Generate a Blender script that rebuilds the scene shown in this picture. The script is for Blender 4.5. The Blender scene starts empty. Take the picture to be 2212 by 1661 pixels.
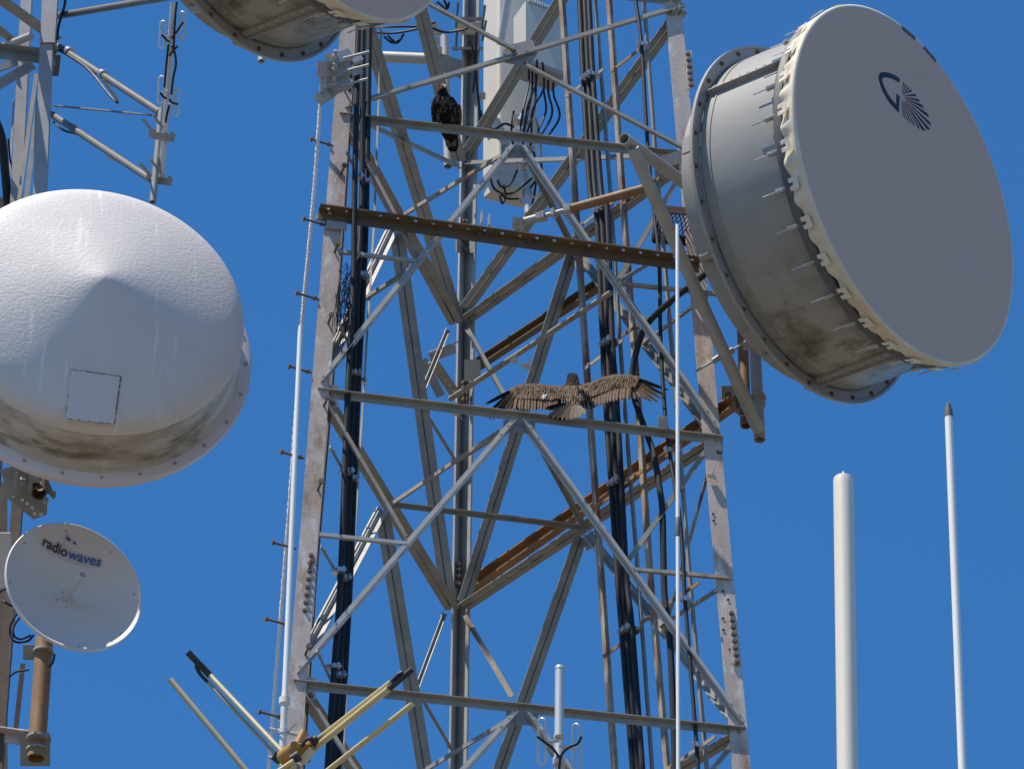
import bpy, bmesh, math, random
from mathutils import Vector as V, Matrix
random.seed(7)
R = math.radians
C = bpy.context.scene.collection
# ------------------------------------------------------------------ camera, sky, sun, exposure
FPX, W0, H0 = 12102.64, 2212.0, 1661.0            # focal length in overview pixels; picture size the measurements refer to
PITCH = 0.647654
cd = bpy.data.cameras.new('camera'); cam = bpy.data.objects.new('camera', cd); C.objects.link(cam)
cam.location = (0, 0, 1.7); cam.rotation_euler = (math.pi/2 + PITCH, 0, 0)
cd.sensor_width = 36; cd.sensor_fit = 'HORIZONTAL'; cd.lens = 36*FPX/W0; cd.clip_start = .5; cd.clip_end = 6000
bpy.context.scene.camera = cam
SUN_AZ, SUN_EL = R(-56), R(65)                     # azimuth from the towards-camera direction (left negative)
SD = V((math.cos(SUN_EL)*math.sin(SUN_AZ), -math.cos(SUN_EL)*math.cos(SUN_AZ), math.sin(SUN_EL)))
w = bpy.data.worlds.new('World'); bpy.context.scene.world = w; w.use_nodes = True
nt = w.node_tree; bg = nt.nodes['Background']
sky = nt.nodes.new('ShaderNodeTexSky'); sky.sky_type = 'NISHITA'; sky.sun_disc = False
sky.sun_elevation = SUN_EL; sky.sun_rotation = math.atan2(SD.x, SD.y)
sky.altitude = 900; sky.air_density = 1.0; sky.dust_density = 0.; sky.ozone_density = 10
tint = nt.nodes.new('ShaderNodeMix'); tint.data_type = 'RGBA'; tint.blend_type = 'MULTIPLY'; tint.inputs[0].default_value = 1; tint.inputs[7].default_value = (.50, .98, 1.15, 1)   # the deep blue of a polarised sky
nt.links.new(sky.outputs[0], tint.inputs[6]); nt.links.new(tint.outputs[2], bg.inputs[0]); bg.inputs[1].default_value = .121
sl = bpy.data.lights.new('sun', 'SUN'); sl.energy = 5.0; sl.angle = R(.53); sl.color = (1, .91, .76)
so = bpy.data.objects.new('sun', sl); C.objects.link(so); so.rotation_euler = SD.to_track_quat('Z', 'Y').to_euler()
vs = bpy.context.scene.view_settings; vs.view_transform = 'Standard'; vs.look = 'None'; vs.exposure = .27; vs.gamma = 1

CAM = V((0, 0, 1.7)); FW = V((0, math.cos(PITCH), math.sin(PITCH))); UP = V((0, -math.sin(PITCH), math.cos(PITCH))); RT = V((1, 0, 0))
Z = V((0, 0, 1))
def ray(px, py): return FW + RT*((px-W0/2)/FPX) - UP*((py-H0/2)/FPX)
def P(px, py, d): return CAM + ray(px, py)*d       # the point of the place seen at that measurement, d metres along the view
def dep(p): return (p-CAM).dot(FW)
def onplane(px, py, o, n):
    r = ray(px, py); return CAM + r*((o-CAM).dot(n)/r.dot(n))

# ------------------------------------------------------------------ materials
def mat(name, c1, c2=None, rough=.55, metal=0., scale=6., stretch=(1, 1, 1), rust=0., rustcol=(.17, .075, .03), bump=0., bscale=60., c3=None, s3=18., a3=.5, spec=.5):
    m = bpy.data.materials.new(name); m.use_nodes = True; t = m.node_tree; N = t.nodes; L = t.links
    b = N['Principled BSDF']; b.inputs['Roughness'].default_value = rough; b.inputs['Metallic'].default_value = metal
    b.inputs['Specular IOR Level'].default_value = spec
    tc = N.new('ShaderNodeTexCoord'); mp = N.new('ShaderNodeMapping'); mp.inputs['Scale'].default_value = stretch
    L.new(tc.outputs['Object'], mp.inputs[0])
    def noise(sc, det=6, vec=None, ro=.6):
        n = N.new('ShaderNodeTexNoise'); n.inputs['Scale'].default_value = sc; n.inputs['Detail'].default_value = det; n.inputs['Roughness'].default_value = ro
        L.new(vec or mp.outputs[0], n.inputs[0]); return n
    def ramp(src, lo, hi):
        r = N.new('ShaderNodeMapRange'); r.inputs[1].default_value = lo; r.inputs[2].default_value = hi; L.new(src, r.inputs[0]); return r.outputs[0]
    def mix(f, a, bb):
        x = N.new('ShaderNodeMix'); x.data_type = 'RGBA'; L.new(f, x.inputs[0])
        for s, i in ((a, 6), (bb, 7)):
            if isinstance(s, tuple): x.inputs[i].default_value = (*s, 1)
            else: L.new(s, x.inputs[i])
        return x.outputs[2]
    n1 = noise(scale)
    col = mix(ramp(n1.outputs[0], .35, .65), c1, c2 or tuple(x*.8 for x in c1))
    if c3: col = mix(ramp(noise(s3, 4).outputs[0], a3, a3+.12), col, c3)
    if rust: col = mix(ramp(noise(scale*.7, 8, None, .7).outputs[0], 1-rust, 1-rust+.14), col, rustcol)
    L.new(col, b.inputs['Base Color'])
    rr = N.new('ShaderNodeMapRange'); rr.inputs[3].default_value = max(.05, rough-.12); rr.inputs[4].default_value = min(1, rough+.12); L.new(n1.outputs[0], rr.inputs[0]); L.new(rr.outputs[0], b.inputs['Roughness'])
    if bump:
        bp = N.new('ShaderNodeBump'); bp.inputs['Strength'].default_value = bump; bp.inputs['Distance'].default_value = .01
        L.new(noise(bscale, 5, tc.outputs['Object']).outputs[0], bp.inputs['Height']); L.new(bp.outputs[0], b.inputs['Normal'])
    m['n'] = 1; del m['n']
    return m
M = {}
M['galv'] = mat('galvanised_steel', (.28, .275, .255), (.21, .208, .194), .55, .0, 5, (1, 1, 1), .3, (.16, .095, .055), .15, 40, (.32, .31, .285), 30, .58)
M['galv_dark'] = mat('weathered_steel', (.315, .30, .265), (.235, .226, .20), .6, .0, 4, (1, 1, 1), .28, (.13, .075, .04), .15, 40)
M['galv_light'] = mat('pale_galvanised_steel', (.40, .395, .38), (.32, .315, .305), .5, 0, 6, (1, 1, 1), .22, (.30, .2, .13), .1, 40)
M['leg'] = mat('worn_leg_paint', (.50, .43, .395), (.43, .35, .31), .6, 0, 5, (1, 1, .45), .47, (.29, .18, .125), .22, 30, (.60, .555, .52), 9, .55)
M['rail_rust'] = mat('streaked_rail', (.40, .34, .27), (.30, .22, .15), .6, 0, 9, (1, 1, .25), .56, (.20, .095, .042), .2, 40)
M['rusty_bar'] = mat('half_rusted_bar', (.36, .32, .27), (.27, .225, .18), .6, 0, 7, (1, 1, .4), .47, (.20, .10, .05), .2, 40)
M['rust'] = mat('rusted_steel', (.165, .11, .062), (.12, .083, .05), .75, 0, 6, (1, 1, .6), .35, (.19, .10, .045), .2, 50)
M['rust_pipe'] = mat('orange_rust_pipe', (.29, .155, .065), (.215, .115, .052), .65, 0, 5, (1, 1, .5), .4, (.33, .235, .15), .15, 40)
M['rust_shaded'] = mat('shaded_rusted_leg', (.105, .07, .05), (.07, .05, .038), .75, 0, 6, (1, 1, .6), .38, (.16, .09, .05), .2, 50)  # rust whose colour is darkened to stand in for shade on the lower legs
M['rust_red'] = mat('red_oxide', (.085, .038, .026), (.06, .03, .02), .7, 0, 8, (1, 1, 1), .3, (.2, .1, .05), .1)
M['bolt'] = mat('rusty_bolt', (.17, .125, .09), (.12, .08, .06), .7, 0, 20)
M['bolt_grey'] = mat('galvanised_bolt', (.45, .44, .43), (.33, .32, .31), .5, .2, 20)
M['cable'] = mat('black_cable', (.016, .017, .02), (.010, .011, .013), .55, 0, 8, spec=.35)
M['clamp'] = mat('bright_clamp', (.62, .62, .64), (.5, .5, .52), .28, .75, 12)
M['rope'] = mat('white_rope', (.88, .86, .83), (.75, .73, .70), .8, 0, 40)
M['white'] = mat('white_fibreglass', (.76, .69, .575), (.73, .66, .55), .45, 0, 3)
M['whip'] = mat('white_whip', (.82, .79, .74), (.8, .765, .71), .35, 0, 4)
M['cream'] = mat('cream_fabric', (.76, .68, .55), (.66, .55, .41), .7, 0, 3, (1, 1, 1), .34, (.42, .27, .13), .35, 14)
M['radome_face'] = mat('radome_fabric', (.64, .425, .325), (.62, .41, .315), .6, 0, 1.2, (1, 1, 1), 0, bump=.03, bscale=20)
M['drum'] = mat('drum_paint', (.345, .33, .305), (.30, .29, .27), .40, 0, 2, (1, 1, 1), .15, (.29, .265, .22), .12, 12)
M['drum_dark'] = mat('drum_dark_grey', (.12, .125, .13), (.09, .095, .1), .6, 0, 8)  # dark grey of the strap, torn patches, sleeve, cap and threaded rods
M['steel_bright'] = mat('bright_steel', (.62, .61, .58), (.5, .49, .46), .3, .7, 15)
M['ink'] = mat('dark_ink', (.02, .022, .03), (.016, .018, .024), .5, 0, 10)
M['ink_blue'] = mat('blue_ink', (.03, .13, .38), (.03, .12, .34), .5, 0, 10)
M['sticker'] = mat('sticker', (.62, .585, .60), (.58, .55, .565), .4, 0, 6)
M['dish_white'] = mat('dish_enamel', (.70, .645, .655), (.67, .62, .63), .42, 0, 2)
M['yellow'] = mat('yellow_rod', (.66, .53, .24), (.58, .46, .22), .4, 0, 6)
M['tan_rod'] = mat('weathered_rod', (.42, .36, .23), (.36, .31, .2), .5, 0, 6)
M['orange'] = mat('orange_casting', (.42, .22, .045), (.34, .17, .035), .5, 0, 9)
M['black_rubber'] = mat('black_rubber', (.03, .03, .035), (.022, .022, .026), .55, 0, 10)
M['arm'] = mat('shaded_arm_pipe', (.15, .14, .125), (.115, .108, .096), .6, 0, 6, (1, 1, 1), .3, (.15, .095, .06))  # pipe grey darkened so the colour carries the shade on the arms
M['leg2'] = mat('grey_leg_steel', (.34, .325, .33), (.27, .255, .255), .6, 0, 5, (1, 1, .45), .36, (.20, .13, .10), .2, 30)
M['silver'] = mat('silver_tube', (.62, .61, .59), (.54, .53, .52), .38, .25, 10)
M['panel'] = mat('panel_radome', (.60, .56, .49), (.56, .52, .455), .5, 0, 2)
M['grey_paint'] = mat('grey_mount_paint', (.42, .40, .36), (.36, .34, .30), .55, 0, 6, (1, 1, 1), .32, (.22, .13, .07), .15, 30)
M['hole'] = mat('dark_hole', (.01, .01, .01), None, .9)
M['ground'] = mat('dry_ground', (.145, .125, .10), (.11, .097, .075), .9, 0, .15, (1, 1, 1), .4, (.12, .08, .05), .3, 3)

# ------------------------------------------------------------------ mesh helpers
ORG = {}
class MB:
    def __init__(s): s.v = []; s.f = []; s.m = []; s.mi = 0; s.k = []
    def mark(s): s.k.append((len(s.v), len(s.f))); return s
    def add(s, vs, fs):
        o = len(s.v); s.v += [V(p) for p in vs]
        for f in fs: s.f.append([i+o for i in f]); s.m.append(s.mi)
        return s
    def box(s, c, a, b, d):
        a, b, d = V(a), V(b), V(d); c = V(c)
        vs = [c+a*i+b*j+d*k for i in (-1, 1) for j in (-1, 1) for k in (-1, 1)]
        return s.add(vs, [(0, 1, 3, 2), (4, 6, 7, 5), (0, 4, 5, 1), (2, 3, 7, 6), (0, 2, 6, 4), (1, 5, 7, 3)])
    def bar(s, p0, p1, A, wa, wb):                 # flat/rectangular bar; A = direction of width wa
        d = (p1-p0).normalized(); A = V(A); A = (A-d*A.dot(d)).normalized(); B = d.cross(A)
        return s.box((p0+p1)/2, A*wa/2, B*wb/2, (p1-p0)/2)
    def prof(s, p0, p1, pts, A, B, cap=True):      # extrude a profile given in (A, B) coordinates
        n = len(pts); vs = [p0+A*a+B*b for a, b in pts]+[p1+A*a+B*b for a, b in pts]
        fs = [(i, (i+1) % n, n+(i+1) % n, n+i) for i in range(n)]
        if cap: fs += [tuple(range(n))[::-1], tuple(range(n, 2*n))]
        return s.add(vs, fs)
    def angle(s, p0, p1, A, B, w1=.075, w2=.075, t=.008):
        d = (p1-p0).normalized(); A = V(A); A = (A-d*A.dot(d)).normalized(); B = V(B); B = (B-d*B.dot(d)-A*B.dot(A)).normalized()
        return s.prof(p0, p1, [(0, 0), (w1, 0), (w1, t), (t, t), (t, w2), (0, w2)], A, B)
    def tube(s, p0, p1, r, r1=None, n=14, cap=True, hole=0):
        return s.path([p0, p1], r, n, cap, [r, r if r1 is None else r1], hole)
    def path(s, pts, r, n=8, cap=True, rs=None, hole=0):
        pts = [V(p) for p in pts]; k = len(pts); rs = rs or [r]*k
        a = None; vs = []
        for i, p in enumerate(pts):
            d = (pts[min(i+1, k-1)]-pts[max(i-1, 0)]).normalized()
            if a is None: a = d.orthogonal().normalized()
            a = (a-d*a.dot(d)).normalized(); b = d.cross(a)
            vs += [p+(a*math.cos(2*math.pi*j/n)+b*math.sin(2*math.pi*j/n))*rs[i] for j in range(n)]
        fs = [(i*n+j, i*n+(j+1) % n, (i+1)*n+(j+1) % n, (i+1)*n+j) for i in range(k-1) for j in range(n)]
        if cap and not hole: fs += [tuple(range(n))[::-1], tuple(range((k-1)*n, k*n))]
        s.add(vs, fs)
        if hole:                                   # open pipe: inner wall and annular ends
            o = len(s.v); vi = []
            for i in range(k):
                for j in range(n): vi.append(pts[i]+(vs[i*n+j]-pts[i])*((rs[i]-hole)/rs[i]))
            s.v += vi; q = o-k*n
            F = []
            for i in range(k-1):
                for j in range(n): F.append([o+i*n+j, o+(i+1)*n+j, o+(i+1)*n+(j+1) % n, o+i*n+(j+1) % n])
            for e in (0, k-1):
                for j in range(n): F.append([q+e*n+j, q+e*n+(j+1) % n, o+e*n+(j+1) % n, o+e*n+j])
            s.f += F; s.m += [s.mi]*len(F)
        return s
    def poly(s, pts, th):                          # planar outline with thickness vector th
        n = len(pts); th = V(th); pts = [V(p) for p in pts]
        return s.add(pts+[p+th for p in pts], [tuple(range(n))[::-1], tuple(range(n, 2*n))]+[(i, (i+1) % n, n+(i+1) % n, n+i) for i in range(n)])
    def bolt(s, p, d, r=.018, h=.02, n=6):
        s.mark(); d = V(d).normalized(); s.path([p-d*.004, p+d*h*.45], r*1.5, 10); return s.path([p+d*h*.45, p+d*h*1.3], r, n)
    def lathe(s, prof, n=64, ang0=0, ang1=2*math.pi, fn=None):   # around local Z: prof = [(r, z)]
        full = abs(ang1-ang0-2*math.pi) < 1e-6; m = n if full else n+1; vs = []
        for j in range(m):
            a = ang0+(ang1-ang0)*j/n
            for r, z in prof:
                if fn: r, z = fn(r, z, a)
                vs.append((r*math.cos(a), r*math.sin(a), z))
        k = len(prof)
        return s.add(vs, [(j*k+i, ((j+1) % m)*k+i, ((j+1) % m)*k+i+1, j*k+i+1) for j in range(n) for i in range(k-1)])
    def build(s, name, mats, parent=None, local=False, smooth=True, fixn=True, ang=35, kind=None):
        me = bpy.data.meshes.new(name)
        vs = s.v
        if parent is not None and not local:
            inv = ORG[parent.name].inverted(); vs = [inv @ p for p in vs]
        me.from_pydata([tuple(p) for p in vs], [], s.f)
        if not isinstance(mats, (list, tuple)): mats = [mats]
        for m in mats: me.materials.append(m)
        for p, i in zip(me.polygons, s.m): p.material_index = i
        if fixn:
            bm = bmesh.new(); bm.from_mesh(me); bmesh.ops.recalc_face_normals(bm, faces=bm.faces); bm.to_mesh(me); bm.free()
        if smooth:
            me.polygons.foreach_set('use_smooth', [True]*len(me.polygons)); me.set_sharp_from_angle(angle=R(ang))
        o = bpy.data.objects.new(name, me); C.objects.link(o)
        if parent is not None:
            o.parent = parent; ORG[o.name] = ORG[parent.name].copy()
        else: ORG[o.name] = Matrix.Identity(4)
        return o
def pieces(mb, name, m, parent, **k):               # one object for each marked piece
    out = []; ks = mb.k+[(len(mb.v), len(mb.f))]
    for (v0, f0), (v1, f1) in zip(ks[:-1], ks[1:]):
        q = MB(); q.v = mb.v[v0:v1]; q.f = [[i-v0 for i in f] for f in mb.f[f0:f1]]; q.m = [0]*len(q.f); out.append(q.build(name, m, parent, **k))
    return out
def tag(o, label, cat, group=None):
    o['label'] = label; o['category'] = cat
    if group: o['group'] = group
    return o
def thing(name, label, cat, loc=(0, 0, 0), group=None, mw=None):
    o = bpy.data.objects.new(name, None); C.objects.link(o); o.empty_display_size = .2
    m = mw or Matrix.Translation(V(loc)); o.matrix_world = m; ORG[o.name] = m.copy()
    return tag(o, label, cat, group)
def solo(mb, name, m, label, cat, group=None, **k):
    return tag(mb.build(name, m, **k), label, cat, group)
def copy_part(src, parent, mtx):
    c = src.copy(); C.objects.link(c); c.parent = parent; c.matrix_local = mtx
    for ch in src.children:
        d = ch.copy(); C.objects.link(d); d.parent = c
    return c

# ------------------------------------------------------------------ ground (below the frame; it bounces the light)
g = MB(); g.add([(-3000, -3000, 0), (3000, -3000, 0), (3000, 3000, 0), (-3000, 3000, 0)], [(0, 1, 2, 3)])
go = g.build('ground', M['ground']); go['kind'] = 'structure'

# ------------------------------------------------------------------ the main tower: a tapered three-legged lattice
TX, TY, YAW, WB, TK = -.126, 39.783, .190654, 3.5, -.0900657
ZU, Z1, Z2, Z3 = 35.763, 33.928, 30.754, 27.667
def corner(l, z, extra=0.):
    r = (WB+TK*(z-Z2))/math.sqrt(3)+extra; a = YAW+(R(210), R(-30), R(90))[l]
    return V((TX+r*math.cos(a), TY+r*math.sin(a), z))
CEN = V((TX, TY, 30))
FACES = []
for a, b in ((0, 1), (0, 2), (1, 2)):
    o = corner(a, Z2); u = (corner(b, Z2)-o).normalized(); n = u.cross(corner(a, Z1)-o).normalized()
    if n.dot(o-CEN) < 0: n = -n
    FACES.append((o, u, n))
def fp(f, px, py, off=0.):
    o, u, n = FACES[f]; return onplane(px, py, o+n*off, n)
tower = thing('lattice_tower', 'tall weathered three-legged steel lattice tower filling the middle', 'tower', (TX, TY, 0))
LW, LT = .155, .018
legs = []
for l in range(3):
    mb = MB(); others = [k for k in range(3) if k != l]
    d = (corner(l, 40)-corner(l, 20)).normalized(); prof = []
    p0, p1 = [corner(l, z_, (.09, .03, .06)[l])+RT*(.03 if l == 2 else 0) for z_ in (0, 39.5)]
    us = []
    for k in others:
        u = (corner(k, Z2)-corner(l, Z2)).normalized(); us.append((u-d*u.dot(d)).normalized())
    for u, v in ((us[0], us[1]), (us[1], us[0])):
        nrm = (u-v*u.dot(v)).normalized()          # the flange runs along v, its thickness towards the inside
        nrm = nrm if nrm.dot((us[0]+us[1])) > 0 else -nrm
        w_ = LW+(.02 if l == 2 else 0)
        mb.prof(p0, p1, [(0, 0), (w_, 0), (w_, LT), (LT*1.7, LT)], v, nrm)
    legs.append(mb.build('leg', M['leg'] if l < 2 else M['galv_light'], tower))
legs[2]['label'] = 'bare grey rear leg'
FN = [f[2] for f in FACES]
def hor(f, q0, q1, mt='galv_dark'):
    p0, p1 = fp(f, *q0, .006), fp(f, *q1, .006)
    mb = MB(); mb.angle(p0, p1, -Z, FN[f], .062, .060, .008)
    d = (p1-p0).normalized()
    for s in (.05, .13):
        for e, sg in ((p0, 1), (p1, -1)): mb.bolt(e+d*s*sg-Z*.03+FN[f]*.008, FN[f], .011, .013)
    for s in (.27, .5, .62, .8): mb.bolt(p0+(p1-p0)*s-Z*.03+FN[f]*.008, FN[f], .009, .010)
    return mb.build('horizontal', M[mt], tower)
def dbl(f, q0, q1, mt='galv', wd=.048, off=.03, wo=.8):     # back-to-back angles with a slot between them
    p0, p1 = fp(f, *q0, off), fp(f, *q1, off); n = FN[f]; d = (p1-p0).normalized()
    A = n.cross(d).normalized(); A = A if A.z > 0 else -A
    mb = MB(); mb.angle(p0+n*.004, p1+n*.004, A, n, wd, wd*wo, .008); mb.angle(p0-n*.012, p1-n*.012, A, -n, wd*.9, wd*wo*1.1, .008)
    L = (p1-p0).length
    for s in (.08, .2, L*.5, L-.2, L-.08): mb.bolt(p0+d*s+A*wd*.5+n*.012, n, .012, .013)
    return mb.build('diagonal', M[mt], tower)
def slot(f, q0, q1, mt='galv'): return dbl(f, q0, q1, mt, .056, -.02, 1.05)
def sng(f, q0, q1, mt='galv', w1=.075, w2=.06, off=.02, flip=1, nm='diagonal', bsign=1):
    p0, p1 = fp(f, *q0, off), fp(f, *q1, off); n = FN[f]; d = (p1-p0).normalized(); A = n.cross(d).normalized(); A = A if A.z > 0 else -A
    A = A*flip
    mb = MB(); mb.angle(p0-A*w1/2, p1-A*w1/2, A, n*bsign, w1, w2, .007)
    L = (p1-p0).length
    for s in (.06, L-.06): mb.bolt(p0+d*s+n*.007, n, .011, .012)
    return mb.build(nm, M[mt], tower)
def flat(f, q0, q1, mt='galv_light', wd=.034, off=.03):
    p0, p1 = fp(f, *q0, off), fp(f, *q1, off)
    return MB().bar(p0, p1, FN[f].cross(p1-p0), wd, .03).build('tie_bar', M[mt], tower)
# front face
hor(0, (732, 251), (1495, 337)); hor(0, (684, 845), (1556, 948)); hor(0, (632, 1474), (1608, 1577))
dbl(0, (1112, 318), (694, 830), 'galv_light'); dbl(0, (1124, 318), (1545, 928), 'galv_light')
dbl(0, (1114, 912), (642, 1458), 'galv_light'); dbl(0, (1128, 912), (1600, 1562), 'galv_light')
dbl(0, (1118, 1542), (590, 2120), 'galv_light'); dbl(0, (1136, 1542), (1656, 2230), 'galv_light')
sng(0, (742, 232), (1478, 12), 'galv_dark', .06, .035, .03); sng(0, (1136, 142), (1486, 326), 'galv_dark', .056, .035, .055)
sng(0, (1110, 108), (740, -90), 'galv_dark', .056, .035, .055)
hor(0, (760, -72), (1470, 3))
for q in (((752, 274), (902, 560)), ((705, 866), (882, 1170)), ((656, 1490), (862, 1805))): sng(0, *q, 'rusty_bar', .046, .036, .012, 1, 'sub_brace')
for q in (((1488, 348), (1332, 612)), ((1538, 956), (1352, 1218)), ((1594, 1592), (1400, 1840))): sng(0, *q, 'galv_dark', .046, .032, -.04, 1, 'sub_brace')
flat(0, (734, 544), (902, 566)); flat(0, (1338, 613), (1562, 637), 'rusty_bar'); flat(0, (690, 1155), (876, 1174)); flat(0, (1368, 1230), (1576, 1248), 'rusty_bar')
# back-left face
slot(1, (745, 262), (984, 700)); slot(1, (697, 857), (976, 1316)); slot(1, (645, 1482), (962, 1962))
slot(1, (846, 497), (700, 802), 'galv_light'); slot(1, (855, 500), (967, 1292), 'galv')
slot(1, (822, 1105), (655, 1422), 'galv_light'); slot(1, (824, 1105), (962, 1940), 'galv')
slot(1, (760, -45), (984, 690)); slot(1, (862, -150), (990, 350)); sng(1, (745, 246), (990, 360), 'galv_dark', .052, .035, -.02, 1, 'diagonal', -1)
sng(1, (911, 880), (984, 997), 'galv', .044, .03, -.04, 1, 'sub_brace', -1); sng(1, (965, 712), (908, 850), 'rusty_bar', .04, .03, -.04, 1, 'sub_brace', -1)
sng(1, (958, 1324), (899, 1482), 'galv', .038, .03, -.04, 1, 'sub_brace', -1); sng(1, (905, 1500), (975, 1620), 'galv', .038, .03, -.04, 1, 'sub_brace', -1)
# back-right face
slot(2, (1006, 694), (1492, 346)); slot(2, (1003, 1312), (1538, 958)); slot(2, (985, 1950), (1592, 1590))
slot(2, (1238, 550), (1003, 1302), 'galv'); slot(2, (1250, 555), (1542, 948), 'galv'); slot(2, (1257, 1160), (990, 1925), 'galv'); slot(2, (1270, 1160), (1600, 1582), 'galv_light')
slot(2, (1006, 668), (1474, 22)); slot(2, (1003, 345), (1300, -140)); sng(2, (1008, 353), (1490, 334), 'galv_dark', .052, .035, -.02, 1, 'diagonal', -1)
sng(2, (994, 993), (1120, 914), 'galv', .044, .03, -.04, 1, 'sub_brace', -1); sng(2, (1012, 712), (1092, 855), 'galv', .038, .03, -.04, 1, 'sub_brace', -1)
sng(2, (1005, 1328), (1108, 1504), 'rusty_bar', .04, .03, -.04, 1, 'sub_brace', -1); sng(2, (1512, 652), (1392, 742), 'galv_dark', .046, .03, -.04, 1, 'sub_brace', -1)
sng(2, (1560, 1268), (1428, 1352), 'galv_dark', .046, .03, -.04, 1, 'sub_brace', -1); sng(2, (1538, 992), (1436, 1366), 'rusty_bar', .04, .03, -.04, 1, 'sub_brace', -1)
sng(2, (1250, 565), (1262, 590), 'galv', .038, .03, -.04, 1, 'sub_brace', -1)
# plan bracing between the middles of the faces
def plan(p0, p1, mt='galv', w1=.05):
    mb = MB(); mb.angle(p0, p1, p0.lerp(p1, .5)-CEN if abs((p1-p0).dot(RT)) < .1 else (p1-p0).cross(Z), -Z, w1, w1*.8, .007); return mb.build('plan_brace', M[mt], tower)
plan(fp(0, 1102, 318, -.05), fp(1, 860, 466, -.05), 'rusty_bar'); plan(fp(0, 1106, 908, -.05), fp(1, 832, 1092, -.05), 'rusty_bar'); plan(fp(0, 1112, 1540, -.05), fp(1, 800, 1728, -.05), 'galv')
plan(fp(0, 1124, 318, -.05), fp(2, 1240, 548, -.05)); plan(fp(0, 1134, 910, -.05), fp(2, 1260, 1142, -.05)); plan(fp(0, 1138, 1545, -.05), fp(2, 1282, 1760, -.05))
plan(fp(1, 840, 1088, -.06), fp(2, 1256, 1138, -.06), 'galv', .045); plan(fp(1, 858, 492, -.06), fp(2, 1236, 540, -.06), 'galv', .045)
MB().bar(fp(0, 1336, 610, -.05), fp(2, 1420, 558, -.05), Z, .035, .03).build('tie_bar', M['galv_light'], tower)
MB().bar(fp(0, 908, 568, -.05), fp(1, 782, 650, -.05), Z, .035, .03).build('tie_bar', M['galv'], tower)
# gussets and splice plates
def plate(f, qs, mt='galv', off=.02, th=.012, nm='gusset', bolts=(), bm='bolt', br=.018):
    n = FN[f]; o = MB().poly([fp(f, *q, off) for q in qs], n*th).build(nm, M[mt], tower, smooth=False)
    if bolts:
        b = MB()
        for q in bolts: b.bolt(fp(f, *q, off+th), n, br, br*1.1)
        pieces(b, 'bolt', M[bm], o)
    return o
for ax, ay in ((1116, 318), (1121, 912), (1127, 1542)):
    plate(0, [(ax-34, ay-4), (ax+36, ay), (ax+30, ay+28), (ax+13, ay+24), (ax-14, ay+22), (ax-33, ay+24)], 'galv', -.004, .01, 'gusset', [(ax-22, ay+8), (ax+22, ay+12), (ax-30, ay+22), (ax+31, ay+26)], 'bolt_grey')
plate(0, [(1085, 112), (1105, 98), (1150, 88), (1160, 118), (1140, 150), (1120, 142), (1090, 136)], 'galv', .012, .012, 'gusset', [(1108, 108), (1112, 122), (1138, 116), (1136, 138)])
for f, ax, ay in ((1, 852, 500), (1, 826, 1108), (2, 1242, 552), (2, 1264, 1160)):
    s = 1 if f == 2 else -1
    plate(f, [(ax-16, ay-8*-s), (ax+16, ay-14*s), (ax+17, ay+20), (ax+2, ay+28), (ax-15, ay+20)], 'galv', -.012, .01)
for f, ax, ay in ((0, 712, 850), (0, 1548, 955), (0, 664, 1480), (0, 742, 262)):
    plate(f, [(ax-22, ay-20), (ax+(14 if ax > 800 else 20), ay-15), (ax+(12 if ax > 800 else 18), ay+30), (ax-18, ay+32)], 'leg' if ax < 800 else 'galv', .0, .012, 'gusset', [(ax+6, ay+22)])
plate(0, [(1482, 112), (1493, 112), (1500, 190), (1483, 196)], 'leg', .028, .014, 'splice_plate', [(1486+i*1.3, 118+i*13.5) for i in range(6)], 'bolt', .016)
plate(0, [(1573, 1316), (1590, 1318), (1600, 1436), (1580, 1434)], 'leg', .028, .014, 'splice_plate', [(1580+i*1.7, 1325+i*15) for i in range(8)], 'bolt', .016)
plate(0, [(668, 1188), (686, 1190), (676, 1334), (650, 1332)], 'leg', .028, .014, 'splice_plate', [(672-i*1.9, 1200+i*17) for i in range(8)], 'bolt', .016)
plate(0, [(736, 130), (752, 128), (748, 175), (732, 176)], 'leg', .028, .014, 'splice_plate', [(743, 142), (742, 158)])
for x, y in ((993, 512), (1020, 512)):
    plate(1 if x < 1010 else 2, [(x-6, y-28), (x+6, y-28), (x+6, y+34), (x-6, y+34)], 'galv', -.03, .012, 'splice_plate', [], 'bolt_grey')
b = MB()
for f, x, ys in ((2, 1006, (480, 500, 520, 540)), (2, 1006, (828, 840, 852, 864)), (2, 990, (1220, 1232, 1246, 1262))):
    for y in ys: b.bolt(fp(f, x, y, -.03), -FN[f], .02, .03)
pieces(b, 'bolt', M['bolt'], legs[2])
# step bolts: one row towards the left, one row towards the viewer
def step(p, d, L=.17):
    mb = MB(); mb.path([p-d*.03, p+d*L], .011, 8); mb.path([p+d*L, p+d*(L+.02)], .024, 10); mb.path([p+d*.0, p+d*.02], .022, 6); return mb.build('step_bolt', M['bolt'], legs[0])
side = (corner(0, Z2)-corner(2, Z2)).normalized()
for x, y in ((712, 313), (697, 485), (682, 645), (666, 803), (650, 988), (632, 1183), (618, 1348), (604, 1548), (727, 155)):
    p = onplane(x, y, corner(0, Z2, .09), FN[0]); step(p, (-FACES[0][1]-FN[0]*-.25).normalized(), .17)
for x, y in ((734, 384), (720, 552), (706, 706), (697, 884), (684, 1065), (665, 1235), (657, 1420), (742, 205)):
    step(fp(0, x, y, 0), (FN[0]+FACES[0][1]*.08).normalized(), .16)
hb = MB()
for x, y in ((1531+35, 1395), (1567, 1420), (1581, 1462), (1545, 1170), (1546, 1184), (1566, 1336), (1577, 1355), (1594, 1490)):
    p = fp(0, x-4, y-60, .0222); hb.mark(); hb.path([p-FN[0]*.002, p], .013, 10)
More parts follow.
